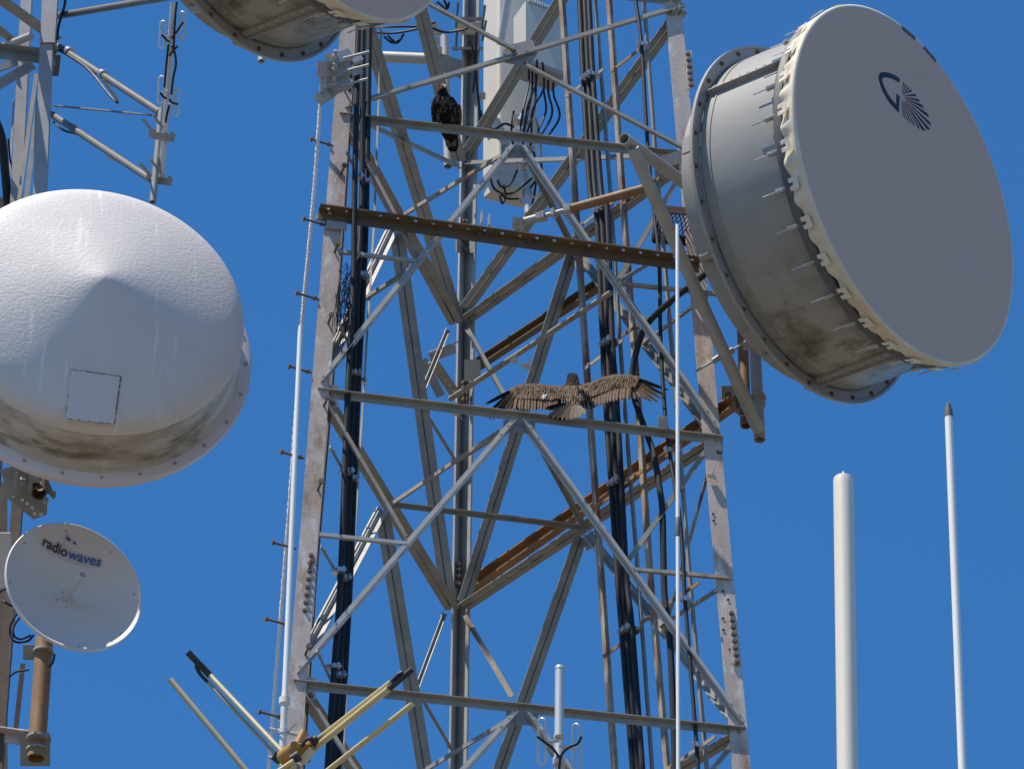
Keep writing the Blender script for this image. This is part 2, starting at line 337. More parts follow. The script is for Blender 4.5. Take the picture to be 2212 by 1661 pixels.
pieces(hb, 'bolt_hole', M['hole'], legs[1])

# ------------------------------------------------------------------ rusted mounting beam across the front, with drilled flange
def drilled_beam(q0, q1, f, off, wv, wt, nh, mt, name, label, cat, rad=.017):
    n = FN[f]; p0, p1 = fp(f, *q0, off), fp(f, *q1, off); d = (p1-p0).normalized(); L = (p1-p0).length
    up = (Z-d*Z.dot(d)).normalized(); t = .011; mb = MB()
    mb.box((p0+p1)/2-up*wv/2+n*t/2, up*wv/2, n*t/2, (p1-p0)/2)
    cell = L/nh                                     # top flange: a ring of quads round each hole, two skins
    for k in range(nh):
        c = p0+d*cell*(k+.5)+n*(wt*.55)
        oct_ = [(math.cos(R(22.5+45*i))*rad, math.sin(R(22.5+45*i))*rad) for i in range(8)]
        x0, x1, y0, y1 = -cell/2, cell/2, t-wt*.55, wt*.45
        out = [(x1, y1*.4), (x1*.4, y1), (x0*.4, y1), (x0, y1*.4), (x0, y0*.4), (x0*.4, y0), (x1*.4, y0), (x1, y0*.4)]
        cor = {0: (x1, y1), 2: (x0, y1), 4: (x0, y0), 6: (x1, y0)}
        vs = [c+d*a+n*b_+up*h for h in (0, -t) for a, b_ in oct_+out]
        o = []
        for h in (0, 16):
            for i in range(8):
                j = (i+1) % 8; o.append((h+i, h+j, h+8+j, h+8+i))
        o += [(i, 16+i, 16+(i+1) % 8, (i+1) % 8) for i in range(8)]
        mb.add(vs, o)
        for i, (a, b_) in cor.items():
            mb.add([c+d*out[i][0]+n*out[i][1], c+d*a+n*b_, c+d*out[i+1][0]+n*out[i+1][1]], [(0, 1, 2)])
            mb.add([c+d*out[i][0]+n*out[i][1]-up*t, c+d*a+n*b_-up*t, c+d*out[i+1][0]+n*out[i+1][1]-up*t], [(0, 1, 2)])
    mb.box((p0+p1)/2+n*(wt+.001)-up*t/2, up*t/2*1.0, n*.0012, (p1-p0)/2)
    root = thing(name, label, cat, p0)
    mb.build('beam', M[mt], root, fixn=False)
    b = MB()
    for s in (.1, L*.42, L*.55, L*.93): b.bolt(p0+d*s-up*wv*.35+n*t, n, .02, .022)
    pieces(b, 'bolt', M['bolt'], root)
    return root, p0, d, n, up
beam, bp0, bd, bn, bu = drilled_beam((688, 456), (1510, 571), 0, .07, .10, .105, 22, 'rust', 'mounting_beam', 'brown rusted drilled angle beam bolted across the tower front', 'beam')
mb = MB()                                            # clips that hold the beam to the left leg, small lugs on it
c = fp(0, 727, 488, .07); mb.box(c, FACES[0][1]*.09, Z*.04, bn*.012); mb.box(fp(0, 706, 472, .055), FACES[0][1]*.10, Z*.03, bn*.01); mb.build('clip_plate', M['galv_light'], beam)
mb = MB()
for x, y in ((1040, 472), (1056, 478)): mb.mark(); mb.box(fp(0, x, y, .12), FACES[0][1]*.006, Z*.065, bn*.035)
pieces(mb, 'lug', M['galv_light'], beam)
# two beams on the far side, running past the right leg
def far_beam(q0, q1, f, off, wv, wt, mt, name, label, cat):
    n = FN[f]; p0, p1 = fp(f, *q0, off), fp(f, *q1, off); d = (p1-p0).normalized(); up = (Z-d*Z.dot(d)).normalized()
    mb = MB(); mb.prof(p0, p1, [(0, 0), (-wv, 0), (-wv, -wt), (-wv+.012, -wt), (-wv+.012, -.012), (-.012, -.012), (-.012, -wt), (0, -wt)], up, n)
    return solo(mb, name, M[mt], label, cat)
far_beam((1022, 1258), (1588, 863), 2, .14, .13, .08, 'rust_pipe', 'mounting_beam', 'orange rusted channel beam sloping behind the right leg to the pipe brackets', 'beam')
far_beam((1016, 795), (1312, 600), 2, .12, .11, .07, 'rust', 'mounting_beam', 'dark brown channel beam rising to the right above the spread wings', 'beam')

# ------------------------------------------------------------------ cable ladders with rails, rungs and clamps
def railpath(f, qs, off): return [fp(f, x, y, off) for x, y in qs]
def ladder(label, f, rails, rungs, clamps, off, group='cable ladders on the tower'):
    root = thing('cable_ladder', label, 'cable ladder', fp(f, *rails[0][0][-1], off), group)
    n = FN[f]; u = FACES[f][1]
    for qs, wd, mt, dx in rails:
        pts = railpath(f, qs, off) if dx > 0 or f != 1 else railpath(1, qs, off); mb = MB()
        if wd == .042: pts = railpath(0, qs, -.22)   # this rail stands just behind the front face
        for a, b_ in zip(pts[:-1], pts[1:]): mb.angle(a, b_+(b_-a)*.001, u, n*dx, wd, wd*.9, .006)
        mb.build('rail', M[mt], root)
    for q0, q1, mt in rungs:
        p0, p1 = fp(f, *q0, off-.05), fp(f, *q1, off-.05); MB().bar(p0, p1, Z, .036, .010).bolt(p0+(p1-p0)*.12-n*.006, -n, .012, .012).build('rung', M[mt], root)
    for x, y, k in clamps:
        mb = MB(); p = fp(f, x, y, off-.10); 
        for i in range(k):
            c = p+u*(.052*(i-(k-1)/2)); mb.tube(c-Z*.022, c+Z*.022, .031, None, 12); mb.box(c-n*.035+Z*.0, u*.02, Z*.02, n*.012)
            mb.box(c-n*.047-u*.01, u*.006, Z*.028, n*.01); mb.bolt(c-n*.05, -n, .009, .012)
        mb.box(p+n*.045, u*.03*k, Z*.018, n*.02)
        mb.build('clamp', M['clamp'], root)
    return root
ladder('wide rust streaked cable ladder left of the paired black cables on the right side', 2,
    [([(1206, -60), (1214, 0), (1242, 416), (1270, 832), (1299, 1247), (1331, 1700)], .048, 'rail_rust', 1), ([(1283, -60), (1286, 0), (1319, 416), (1346, 832), (1379, 1247), (1412, 1700)], .028, 'galv', 1)],
    [((1222, 210), (1304, 150), 'rusty_bar'), ((1250, 492), (1330, 432), 'rusty_bar'), ((1264, 796), (1346, 734), 'rusty_bar'), ((1281, 1100), (1372, 1036), 'rust_pipe'), ((1303, 1418), (1390, 1356), 'rust_pipe')],
    [(1272, 168, 3), (1299, 453, 3), (1313, 741, 3), (1331, 1042, 3), (1354, 1362, 3)], -.2)
ladder('orange rusted cable ladder farther right beside the single black cable', 2,
    [([(1311, -60), (1316, 0), (1345, 416), (1376, 832), (1405, 1247), (1446, 1700)], .046, 'rail_rust', 1), ([(1387, -60), (1391, 0), (1415, 320), (1454, 779), (1490, 1247), (1531, 1700)], .03, 'galv', 1)],
    [((1320, 155), (1400, 93), 'rust_pipe'), ((1346, 440), (1425, 384), 'rust'), ((1342, 726), (1452, 655), 'rust'), ((1361, 1034), (1462, 970), 'rust_pipe'), ((1386, 1344), (1510, 1258), 'rust_pipe'), ((1440, 1662), (1545, 1590), 'rusty_bar')],
    [(1386, 98, 1), (1446, 974, 1), (1480, 1295, 1), (1505, 1610, 1)], -.28)
ladder('brown cable ladder just inside the left leg behind the black cables', 1,
    [([(775, -60), (770, 50), (746, 416), (717, 832), (681, 1247), (652, 1700)], .042, 'rust', 1), ([(827, -60), (820, 100), (806, 480), (786, 800), (758, 1247), (735, 1700)], .02, 'rusty_bar', -1)],
    [((748, 330), (785, 400), 'galv_dark'), ((733, 700), (772, 785), 'galv_dark'), ((713, 965), (757, 1045), 'galv_dark'), ((693, 1180), (738, 1255), 'galv_dark'), ((684, 1405), (730, 1500), 'galv_dark')],
    [(772, 382, 1), (790, 392, 1), (782, 598, 2), (767, 806, 1), (778, 824, 1), (751, 1018, 1), (762, 1034, 1), (733, 1232, 1), (745, 1248, 1), (722, 1440, 1), (733, 1458, 1)], -.12)

# ------------------------------------------------------------------ cables
def smooth_path(pts, k=6):
    out = []
    for i in range(len(pts)-1):
        a, b_, c, d = pts[max(i-1, 0)], pts[i], pts[i+1], pts[min(i+2, len(pts)-1)]
        for j in range(k):
            t = j/k; out.append(.5*((2*b_)+(c-a)*t+(2*a-5*b_+4*c-d)*t*t+(3*b_-a-3*c+d)*t**3))
    return out+[pts[-1]]
def cable(name, label, pts, r, m='cable', group=None, cat='cable', k=6, n=10):
    return solo(MB().path(smooth_path(pts, k), r, n), name, M[m], label, cat, group)
for i, (dx, who) in enumerate(((-11, 'left of the bundle of three beside the rusty ladder'), (0, 'middle of the bundle of three beside the rusty ladder'), (11, 'right of the bundle of three beside the rusty ladder'))):
    qs = [(1255, -60), (1263, 0), (1271, 168), (1286, 416), (1299, 453), (1313, 741), (1317, 832), (1331, 1042), (1345, 1247), (1354, 1362), (1378, 1661), (1382, 1710)]
    cable('coaxial_cable', 'thick black cable, '+who, [fp(2, x+dx+(3*math.sin(y/90+i*2) if i == 2 else 0), y, -.3+.012*(i % 2)) for x, y in qs], .026, 'cable', 'black cables clamped to the right ladder')
for i, (qs, who) in enumerate((
    ([(776, -60), (774, 60), (766, 416), (764, 600), (752, 832), (736, 1240), (722, 1440), (707, 1661), (703, 1720)], 'leftmost of the three by the left leg'),
    ([(786, -60), (784, 60), (782, 416), (773, 600), (764, 832), (748, 1240), (733, 1460), (719, 1661), (715, 1720)], 'middle of the three by the left leg'),
    ([(800, -60), (798, 60), (792, 416), (786, 600), (774, 832), (757, 1240), (744, 1470), (730, 1661), (726, 1720)], 'rightmost of the three by the left leg'))):
    cable('coaxial_cable', 'thick black cable, '+who, [fp(1, x, y, -.22+.015*(i % 2)) for x, y in qs], .026, 'cable', 'black cables clamped to the left ladder')
cable('coaxial_cable', 'thin black cable hanging on the far right ladder', [fp(2, x, y, -.38) for x, y in ((1370, -60), (1373, 0), (1386, 98), (1399, 313), (1412, 450), (1424, 566), (1427, 728), (1435, 870), (1446, 974), (1466, 1100), (1474, 1182), (1480, 1295), (1494, 1470), (1505, 1610), (1510, 1710))], .018)
cable('coaxial_cable', 'thick black cable bending away to the right leg with a mesh grip', [fp(2, x, y, -.45) for x, y in ((1560, 560), (1529, 588), (1450, 650), (1401, 697), (1380, 741), (1366, 805), (1368, 850), (1380, 890), (1400, 945), (1413, 985), (1424, 1050), (1431, 1107), (1434, 1247), (1437, 1300), (1447, 1380), (1455, 1560), (1459, 1720))], .028)

nr_ = random.Random(5); mb = MB()                   # scraps of dark netting caught behind the left leg
for k in range(46):
    x0, y0 = nr_.uniform(738, 790), nr_.uniform(565, 640); pts = []
    for i in range(6): pts.append(fp(1, x0+nr_.uniform(-9, 9)-i*3, y0+i*nr_.uniform(9, 26), -.12+nr_.uniform(-.05, .05)))
    mb.path(smooth_path(pts, 3), nr_.uniform(.0025, .005), 4)
solo(mb, 'torn_netting', M['cable'], 'dark torn netting caught behind the left leg below the rusty beam', 'netting')
# ------------------------------------------------------------------ rope and its anchor on the left leg
D0 = dep(corner(0, Z1))-.25
rp = [P(x, y, D0-(y-200)*.0011) for x, y in ((692, 225), (678, 416), (665, 560), (652, 701), (633, 982), (613, 1247), (593, 1495), (580, 1661), (573, 1740))]
rs = smooth_path(rp, 24); mb = MB()
for k in range(3):                                   # three strands twisted together
    pts = []
    for i, p in enumerate(rs):
        for q in range(2):
            if i == len(rs)-1 and q: break
            t = q/2; pp = p if not q else p.lerp(rs[i+1], t); a = (i+t)*1.5+k*2.0944
            pts.append(pp+RT*math.cos(a)*.0075+FW*math.sin(a)*.0075)
    mb.path(pts, .0115, 5)
solo(mb, 'rope', M['rope'], 'twisted white rope hanging beside the left leg', 'rope')
an = thing('rope_anchor_bracket', 'grey bracket of square tubes clamped high on the left leg holding the rope', 'bracket', corner(0, Z1+.4))
F0n, F0u = FN[0], FACES[0][1]
def tl(x, y): return (1240+x*.18059)/1.8517, (180+y*.18059)/1.8517
for nm, qs in (('square_tube', ((640, 350), (630, 640), (610, 950))),):
    for (x, y) in qs:
        a = V(P(*tl(x-120, y+10), D0-.12)); b_ = V(P(*tl(x+230, y-110), D0+.0)); MB().bar(a, b_, Z, .10, .09).build('clamp_jaw', M['galv_light'], an)
        a = V(P(*tl(x+260, y+40), D0+.12)); b_ = V(P(*tl(x+480, y-40), D0+.2)); d_ = (b_-a).normalized()
        m2 = MB(); m2.path([a, b_], .045, 4, hole=.009); m2.build('square_tube', M['galv_light'], an, smooth=False)
        m2 = MB(); p = V(P(*tl(x-75, y-70), D0-.15)); m2.bolt(p, UP-FW*.3, .02, .05); m2.tube(p+RT*.07-UP*.01, p+RT*.3+UP*.05, .012); m2.build('bolt', M['bolt_grey'], an)
MB().bar(V(P(*tl(290, 370), D0-.15)), V(P(*tl(260, 720), D0-.15)), RT, .085, .10).build('anchor_block', M['galv_light'], an)
MB().bar(V(P(*tl(425, 190), D0-.02)), V(P(*tl(415, 960), D0-.02)), RT, .07, .10).build('anchor_block', M['galv_light'], an)
MB().bar(V(P(*tl(215, 1190), D0-.15)), V(P(*tl(480, 1050), D0-.02)), Z, .10, .09).build('clamp_jaw', M['galv_light'], an)
MB().path([P(*tl(270, 700), D0-.17), P(*tl(262, 800), D0-.17), P(*tl(255, 1060), D0-.17)], .02, 8).lathe([(.0, 0), (.0, 0)], 3).build('rope_eye', M['bolt_grey'], an)

# ------------------------------------------------------------------ drum dishes
def dish_matrix(px, py, d, a):
    r = ray(px, py).normalized(); rt = (RT-r*RT.dot(r)).normalized(); up = rt.cross(r)
    a = (rt*a[0]+up*a[1]-r*a[2]).normalized(); x = (Z-a*Z.dot(a)).normalized(); y = a.cross(x)
    return Matrix.Translation(P(px, py, d)) @ Matrix((x, y, a)).transposed().to_4x4()
def axis_from_image(ix, iy, tz): return (ix, iy, tz)
def alg_mat():
    m = M['drum'].copy(); m.name = 'drum_paint_algae'; t = m.node_tree; N = t.nodes; L = t.links; b = N['Principled BSDF']
    old = b.inputs['Base Color'].links[0].from_socket
    tc = N.new('ShaderNodeTexCoord'); sx = N.new('ShaderNodeSeparateXYZ'); L.new(tc.outputs['Object'], sx.inputs[0])
    mr = N.new('ShaderNodeMapRange'); mr.inputs[1].default_value = -1.05; mr.inputs[2].default_value = -1.55; L.new(sx.outputs[0], mr.inputs[0])
    n = N.new('ShaderNodeTexNoise'); n.inputs['Scale'].default_value = 2.2; n.inputs['Detail'].default_value = 10; n.inputs['Roughness'].default_value = .66; L.new(tc.outputs['Object'], n.inputs[0])
    r2 = N.new('ShaderNodeMapRange'); r2.inputs[1].default_value = .45; r2.inputs[2].default_value = .62; L.new(n.outputs[0], r2.inputs[0])
    mu = N.new('ShaderNodeMath'); mu.operation = 'MULTIPLY'; L.new(mr.outputs[0], mu.inputs[0]); L.new(r2.outputs[0], mu.inputs[1])
    mx = N.new('ShaderNodeMix'); mx.data_type = 'RGBA'; L.new(mu.outputs[0], mx.inputs[0]); L.new(old, mx.inputs[6]); mx.inputs[7].default_value = (.060, .058, .018, 1)
    L.new(mx.outputs[2], b.inputs['Base Color']); return m
M['drum_algae'] = alg_mat()
def vline(x0, y0, x1, y1, d): 
    p0 = P(x0, y0, d); r = ray(x1, y1); t = ((p0-CAM).y)/r.y; return p0, CAM+r*t
RD, LD = 1.67, 1.085
def spring_mesh():
    mb = MB(); mb.path([(.02, 0, -.30), (.02, 0, -.02)], .006, 6); mb.path([(.02, 0, -.03), (.012, 0, .12)], .006, 6)
    pts = [(.02+.022*math.cos(i*.9), .022*math.sin(i*.9), -.02-.14*i/76) for i in range(77)]
    mb.path(pts, .0052, 5); return mb
def vpipe(x0, y0, x1, y1, d, r, hole=0, n=20):          # upright pipe from its bottom end (x0, y0) up to (x1, y1)
    a, b_ = vline(x0, y0, x1, y1, d); return MB().tube(a, b_, r, None, n, hole=hole)
def drum_dish(label, mw, nspring, with_logo):
    root = thing('drum_dish_antenna', label, 'dish antenna', mw=mw, group='drum shaped microwave dishes')
    loc = dict(local=True)
    # reflector bowl and stiffening band behind the flange
    mb = MB(); mb.lathe([(RD*.93, -LD), (RD*.86, -LD-.10), (RD*.7, -LD-.26), (RD*.4, -LD-.40), (.12, -LD-.46), (.1, -LD-.62), (0.001, -LD-.62)], 64); mb.build('reflector', M['drum'], root, **loc)
    mb = MB(); mb.lathe([(RD*.84, -LD-.14), (RD*.84, -LD-.32), (RD*.70, -LD-.33), (RD*.70, -LD-.30), (RD*.82, -LD-.29), (RD*.82, -LD-.14), (RD*.84, -LD-.14)], 64); band = mb.build('support_ring', M['drum'], root, **loc)
    for k in range(10):
        a = R(18+36*k); c, s = math.cos(a), math.sin(a); m2 = MB(); rad = V((c, s, 0)); tan = V((-s, c, 0))
        p = rad*RD*.90+V((0, 0, -LD-.12)); m2.box(p, rad*.012, tan*.08, V((0, 0, .11))); m2.build('bracket', M['drum'], root, **loc)
    for k in range(8):
        a = R(40+45*k); m2 = MB(); rad = V((math.cos(a), math.sin(a), 0)); m2.tube(rad*RD*.84+V((0, 0, -LD-.28)), rad*RD*.9+V((0, 0, -LD-.02)), .045, None, 12); m2.build('strut', M['drum'], root, **loc)
    # flange and drum
    mb = MB(); mb.lathe([(RD*.92, -LD-.03), (RD*1.0, -LD-.03), (RD*1.0, -LD+.0), (RD*.985, -LD+.0), (RD*.985, -LD-.018), (RD*.92, -LD-.018)], 96); fl = mb.build('flange', M['drum'], root, **loc)
    b = MB()
    for k in range(30):
        a = R(6+12*k); p = V((math.cos(a), math.sin(a), 0))*RD*.965+V((0, 0, -LD-.02)); b.bolt(p, (0, 0, 1), .015, .02)
        b.box(p*1.0+V((0, 0, -.02)), V((math.cos(a), math.sin(a), 0))*.03, V((-math.sin(a), math.cos(a), 0))*.02, (0, 0, .012))
    pieces(b, 'bolt', M['bolt'], fl, **loc)
    mb = MB(); mb.lathe([(RD*.925, -LD), (RD*.925, -LD+.09), (RD*.930, -LD+.09), (RD*.930, -LD+.10), (RD*.925, -LD+.10), (RD*.925, -.22), (RD*.90, -.20)], 128); dr = mb.build('drum', M['drum_algae'], root, **loc)
    for a in (R(70), R(70+120), R(70-120)):
        c, s = math.cos(a), math.sin(a); rad = V((c, s, 0)); tan = V((-s, c, 0)); m2 = MB()
        m2.box(rad*(RD*.925+.012)+V((0, 0, -.65)), rad*.014, tan*.05, V((0, 0, .43))); m2.box(rad*(RD*.925+.035)+tan*.035+V((0, 0, -.65)), rad*.02, tan*.006, V((0, 0, .43)))
        for k in range(9): m2.bolt(rad*(RD*.925+.026)-tan*.02+V((0, 0, -1.02+.09*k)), rad, .010, .012)
        m2.build('seam', M['drum'], dr, **loc)
    # dark strap under the cover, then the fabric cover with its scalloped skirt
    mb = MB(); mb.lathe([(RD*.94, -.262), (RD*.968, -.258), (RD*.978, -.235), (RD*.978, -.20), (RD*.968, -.17), (RD*.94, -.165)], 96); mb.build('strap', M['drum_dark'], root, **loc)
    def wob(r, z, a):
        k = a/(2*math.pi)*nspring
        if z < -.02:
            q = min(1, (-z-.02)/.14); sc = abs(math.sin(math.pi*k))
            rr = r-q*.010*RD*(.5-.5*math.cos(2*math.pi*(k+.5)))+q*.016*math.sin(9.7*a+2)*math.sin(23.1*a)+q*.008*math.sin(61*a)
            return rr, z+q*(.03*sc*(.6+.4*math.sin(5.3*a))+.016*math.sin(31*a))
        return r, z
    mb = MB(); prof = [(RD*.975, -.178), (RD*.984, -.14), (RD*.992, -.10), (RD*.998, -.06), (RD, -.03), (RD*.998, -.012), (RD*.99, -.002), (RD*.98, .0)]
    mb.lathe(prof, nspring*12, fn=wob); mb.build('radome_skirt', M['cream'], root, ang=60, **loc)
    mb = MB(); mb.lathe([(RD*.98, .0), (RD*.9, .001), (RD*.5, .002), (.0005, .002)], 96); rf = mb.build('radome_face', M['radome_face'], root, **loc)
    sp = None; cl = None
    for k in range(nspring):
        a = 2*math.pi*(k+.0)/nspring; mt = Matrix.Rotation(a, 4, 'Z') @ Matrix.Translation((RD*.95, 0, -.19))
        if sp is None: sp = spring_mesh().build('spring', M['steel_bright'], root, **loc); sp.matrix_local = mt
        else: copy_part(sp, root, mt)
        if cl is None:
            mb = MB(); t = .008                     # U-shaped pale clip plate
            mb.poly([(.072, -.055, .02), (.092, -.055, .12), (.092, .055, .12), (.072, .055, .02), (.072, .016, .02), (.080, .014, .07), (.080, -.014, .07), (.072, -.016, .02)], (t, 0, 0))
            cl = mb.build('clip', M['white'], root, smooth=False, **loc); cl.matrix_local = mt
        else: copy_part(cl, root, mt)
    return root, rf
DDEP = 49.0
big_mw = dish_matrix(1958, 397, DDEP, axis_from_image(.816, .325, .479))
big, face = drum_dish('large white drum dish with a black fan emblem on its round face', big_mw, 30, True)
# the emblem printed on the face
o = big_mw.translation; an_ = (big_mw.to_3x3() @ V((0, 0, 1)))
def t4(x, y): return onplane((3072+x*.46356)/1.8517, y*.46356/1.8517, o+an_*.004, an_)
mb = MB()
G = [(1137, 680), (1090, 648), (1040, 630), (990, 623), (966, 633), (955, 655), (957, 690), (970, 740), (992, 795), (1022, 850), (1060, 905), (1100, 945), (1130, 977), (1133, 900), (1136, 850), (1145, 843), (1108, 810), (1107, 905), (1075, 868), (1040, 820), (1010, 762), (990, 715), (985, 690), (990, 676), (1010, 670), (1050, 675), (1090, 691), (1135, 716)]
from mathutils.geometry import tessellate_polygon
mb.add([t4(*p) for p in G], [tuple(t) for t in tessellate_polygon([[V((x, y, 0)) for x, y in G]])])
for (a, b_) in (((1168, 712), (1176, 714)), ((1186, 728), (1197, 736)), ((1208, 752), (1220, 761)), ((1233, 772), (1246, 787)), ((1270, 811), (1281, 832)), ((1297, 856), (1312, 883)), ((1327, 905), (1350, 944)), ((1374, 978), (1391, 1021)), ((1402, 1060), (1406, 1093)), ((1398, 1112), (1381, 1127)), ((1362, 1131), (1334, 1128)), ((1315, 1117), (1294, 1105)), ((1269, 1090), (1255, 1081)), ((1238, 1070), (1225, 1062)), ((1209, 1048), (1200, 1040)), ((1187, 1031), (1179, 1022)), ((1168, 1013), (1161, 1004))):
    c = (1151, 832); s = V(c)+(V(a).lerp(V(b_), .5)-V(c))*.11
    mb.add([t4(s.x, s.y), t4(*a), t4(*b_)], [(0, 1, 2)])
mb.build('emblem', M['ink'], face, fixn=False, smooth=False)
# torn dark patches on the upper right of the rim
mb = MB(); inv = big_mw.inverted()
for x0, x1 in ((1160, 1272), (1345, 1452)):
    th = [(lambda q: math.atan2(q.y, q.x))(inv @ t4(x, 235+(x-1160)*1.0)) for x in (x0, x1)]
    mb.lathe([(RD*1.003, -.045), (RD*1.004, -.015), (RD*.985, .004), (RD*.965, .005)], 10, th[0], th[1], fn=lambda r, z, a: (r+.006*math.sin(a*170) if z > .004 else r, z))
mb.build('torn_patch', M['drum_dark'], big, local=True)
small_mw = dish_matrix(520+214, -258-88, DDEP-3.2, axis_from_image(.79, .33, .51)) @ Matrix.Scale((DDEP-3.2)/(DDEP-.3), 4)
drum_dish('large drum dish cut off by the top edge, seen from below', small_mw, 30, False)

# ------------------------------------------------------------------ pipe mount of the big dish
pm = thing('dish_mount', 'grey pipe frame carrying the large drum dish off the right leg', 'dish mount', P(1640, 950, 49.6))
MB().tube(P(1348, 300, 48.6), P(1500, 412, 49.7), .054, None, 20, hole=.008).build('pipe', M['grey_paint'], pm)
MB().tube(P(1367, 322, 48.62), P(1640, 932, 49.3), .056, None, 20).build('pipe', M['grey_paint'], pm)
vpipe(1641, 950, 1630, 735, 49.3, .052, .007).build('pipe', M['galv_light'], pm)
vpipe(1611, 920, 1603, 690, 49.7, .05, .007).build('pipe', M['rust_pipe'], pm)
MB().bar(P(1430, 352, 49.9), P(1530, 318, 49.75), UP, .10, .10).build('arm', M['galv_light'], pm)
mb = MB(); mb.mark(); q_ = P(1637, 862, 49.57); mb.tube(q_, q_+Z*.03, .074, None, 20); q_ = P(1638, 876, 49.54); mb.mark(); mb.tube(q_, q_+Z*.022, .068, None, 20); pieces(mb, 'collar', M['grey_paint'], pm)
mb = MB(); mb.box(P(1570, 868, 49.9), RT*.055, UP*.10, FW*.012); mb.bar(P(1558, 852, 49.75), P(1612, 850, 49.85), UP, .15, .02); mb.bar(P(1575, 862, 49.7), P(1612, 892, 49.7), UP, .12, .012); mb.build('bracket', M['grey_paint'], pm)
b = MB()
for x, y in ((1573, 853), (1571, 874), (1590, 862), (1592, 876), (1604, 889)): b.bolt(P(x, y, 49.62), -FW, .02, .05)
pieces(b, 'bolt', M['bolt'], pm)
mb = MB(); mb.tube(P(1503, 802, 49.0), P(1548, 776, 49.1), .012, None, 8); mb.tube(P(1540, 781, 49.08), P(1556, 770, 49.12), .028, None, 6); mb.tube(P(1570, 765, 49.2), P(1612, 738, 49.3), .014, None, 8); mb.tube(P(1572, 763, 49.2), P(1584, 756, 49.22), .03, None, 6); mb.box(P(1614, 742, 49.45), RT*.03, UP*.06, FW*.02); mb.build('adjusting_rod', M['galv_light'], pm)
ts = thing('turnbuckle_strut', 'rusty tube with bright hexagonal turnbuckle nuts above the brown beam', 'strut', P(1116, 482, 49.3))
sa, sb = P(1120, 482, 49.25), P(1392, 408, 48.9)
def sp_(t): return sa.lerp(sb, t)
MB().tube(sp_(.41), sp_(1), .042, None, 14, hole=.007).build('tube', M['rust_pipe'], ts)
MB().tube(sp_(0), sp_(.16), .036, None, 12).tube(sp_(.16), sp_(.4), .022, None, 10).build('rod', M['galv_light'], ts)
for t0, t1, r in ((.15, .19, .052), (.195, .215, .055), (.27, .295, .055), (.37, .425, .055)): MB().tube(sp_(t0), sp_(t1), r, None, 6).build('nut', M['bolt_grey'], ts, smooth=False)
MB().box(P(1118, 482, 49.2), RT*.045, UP*.05, FW*.02).bolt(P(1113, 481, 49.17), -FW, .016, .02).build('clevis', M['galv_light'], ts)
solo(MB().tube(fp(2, 972, 862, -.7), fp(2, 1320, 632, -.6), .026, None, 12), 'brace_pipe', M['rusty_bar'], 'thin rust streaked pipe sloping up to the right from the rear leg', 'pipe')
gr = thing('grating_platform', 'red brown steel grating behind the pipe beside the big dish', 'grating', P(1470, 500, 50.4))
ga, gb = P(1410, 515, 50.2), P(1545, 425, 50.6); gn = V((.55, .83, 0)); mb = MB()
gu = (gb-ga); gu.z = 0; L_ = gu.length; gu.normalize(); gv = Z.cross(gu)
mb.bar(ga, ga+gu*L_, Z, .10, .02); mb.bar(ga-gv*.42, ga-gv*.42+gu*L_, Z, .08, .02); mb.bar(ga, ga-gv*.42, Z, .08, .02); mb.build('frame', M['rust_red'], gr)
mb = MB()
for k in range(16):
    s = L_*k/16
    for q in range(7):
        w1 = -gv*(.42*q/7); w2 = -gv*(.42*(q+1)/7); o_ = .0 if q % 2 == 0 else L_/32
        mb.bar(ga+gu*(s+o_)+w1, ga+gu*(s+L_/32+o_)+w2, Z, .008, .008); mb.bar(ga+gu*(s+L_/16-0+o_)+w1, ga+gu*(s+L_/32+o_)+w2, Z, .008, .008)
mb.build('mesh', M['rust_red'], gr)

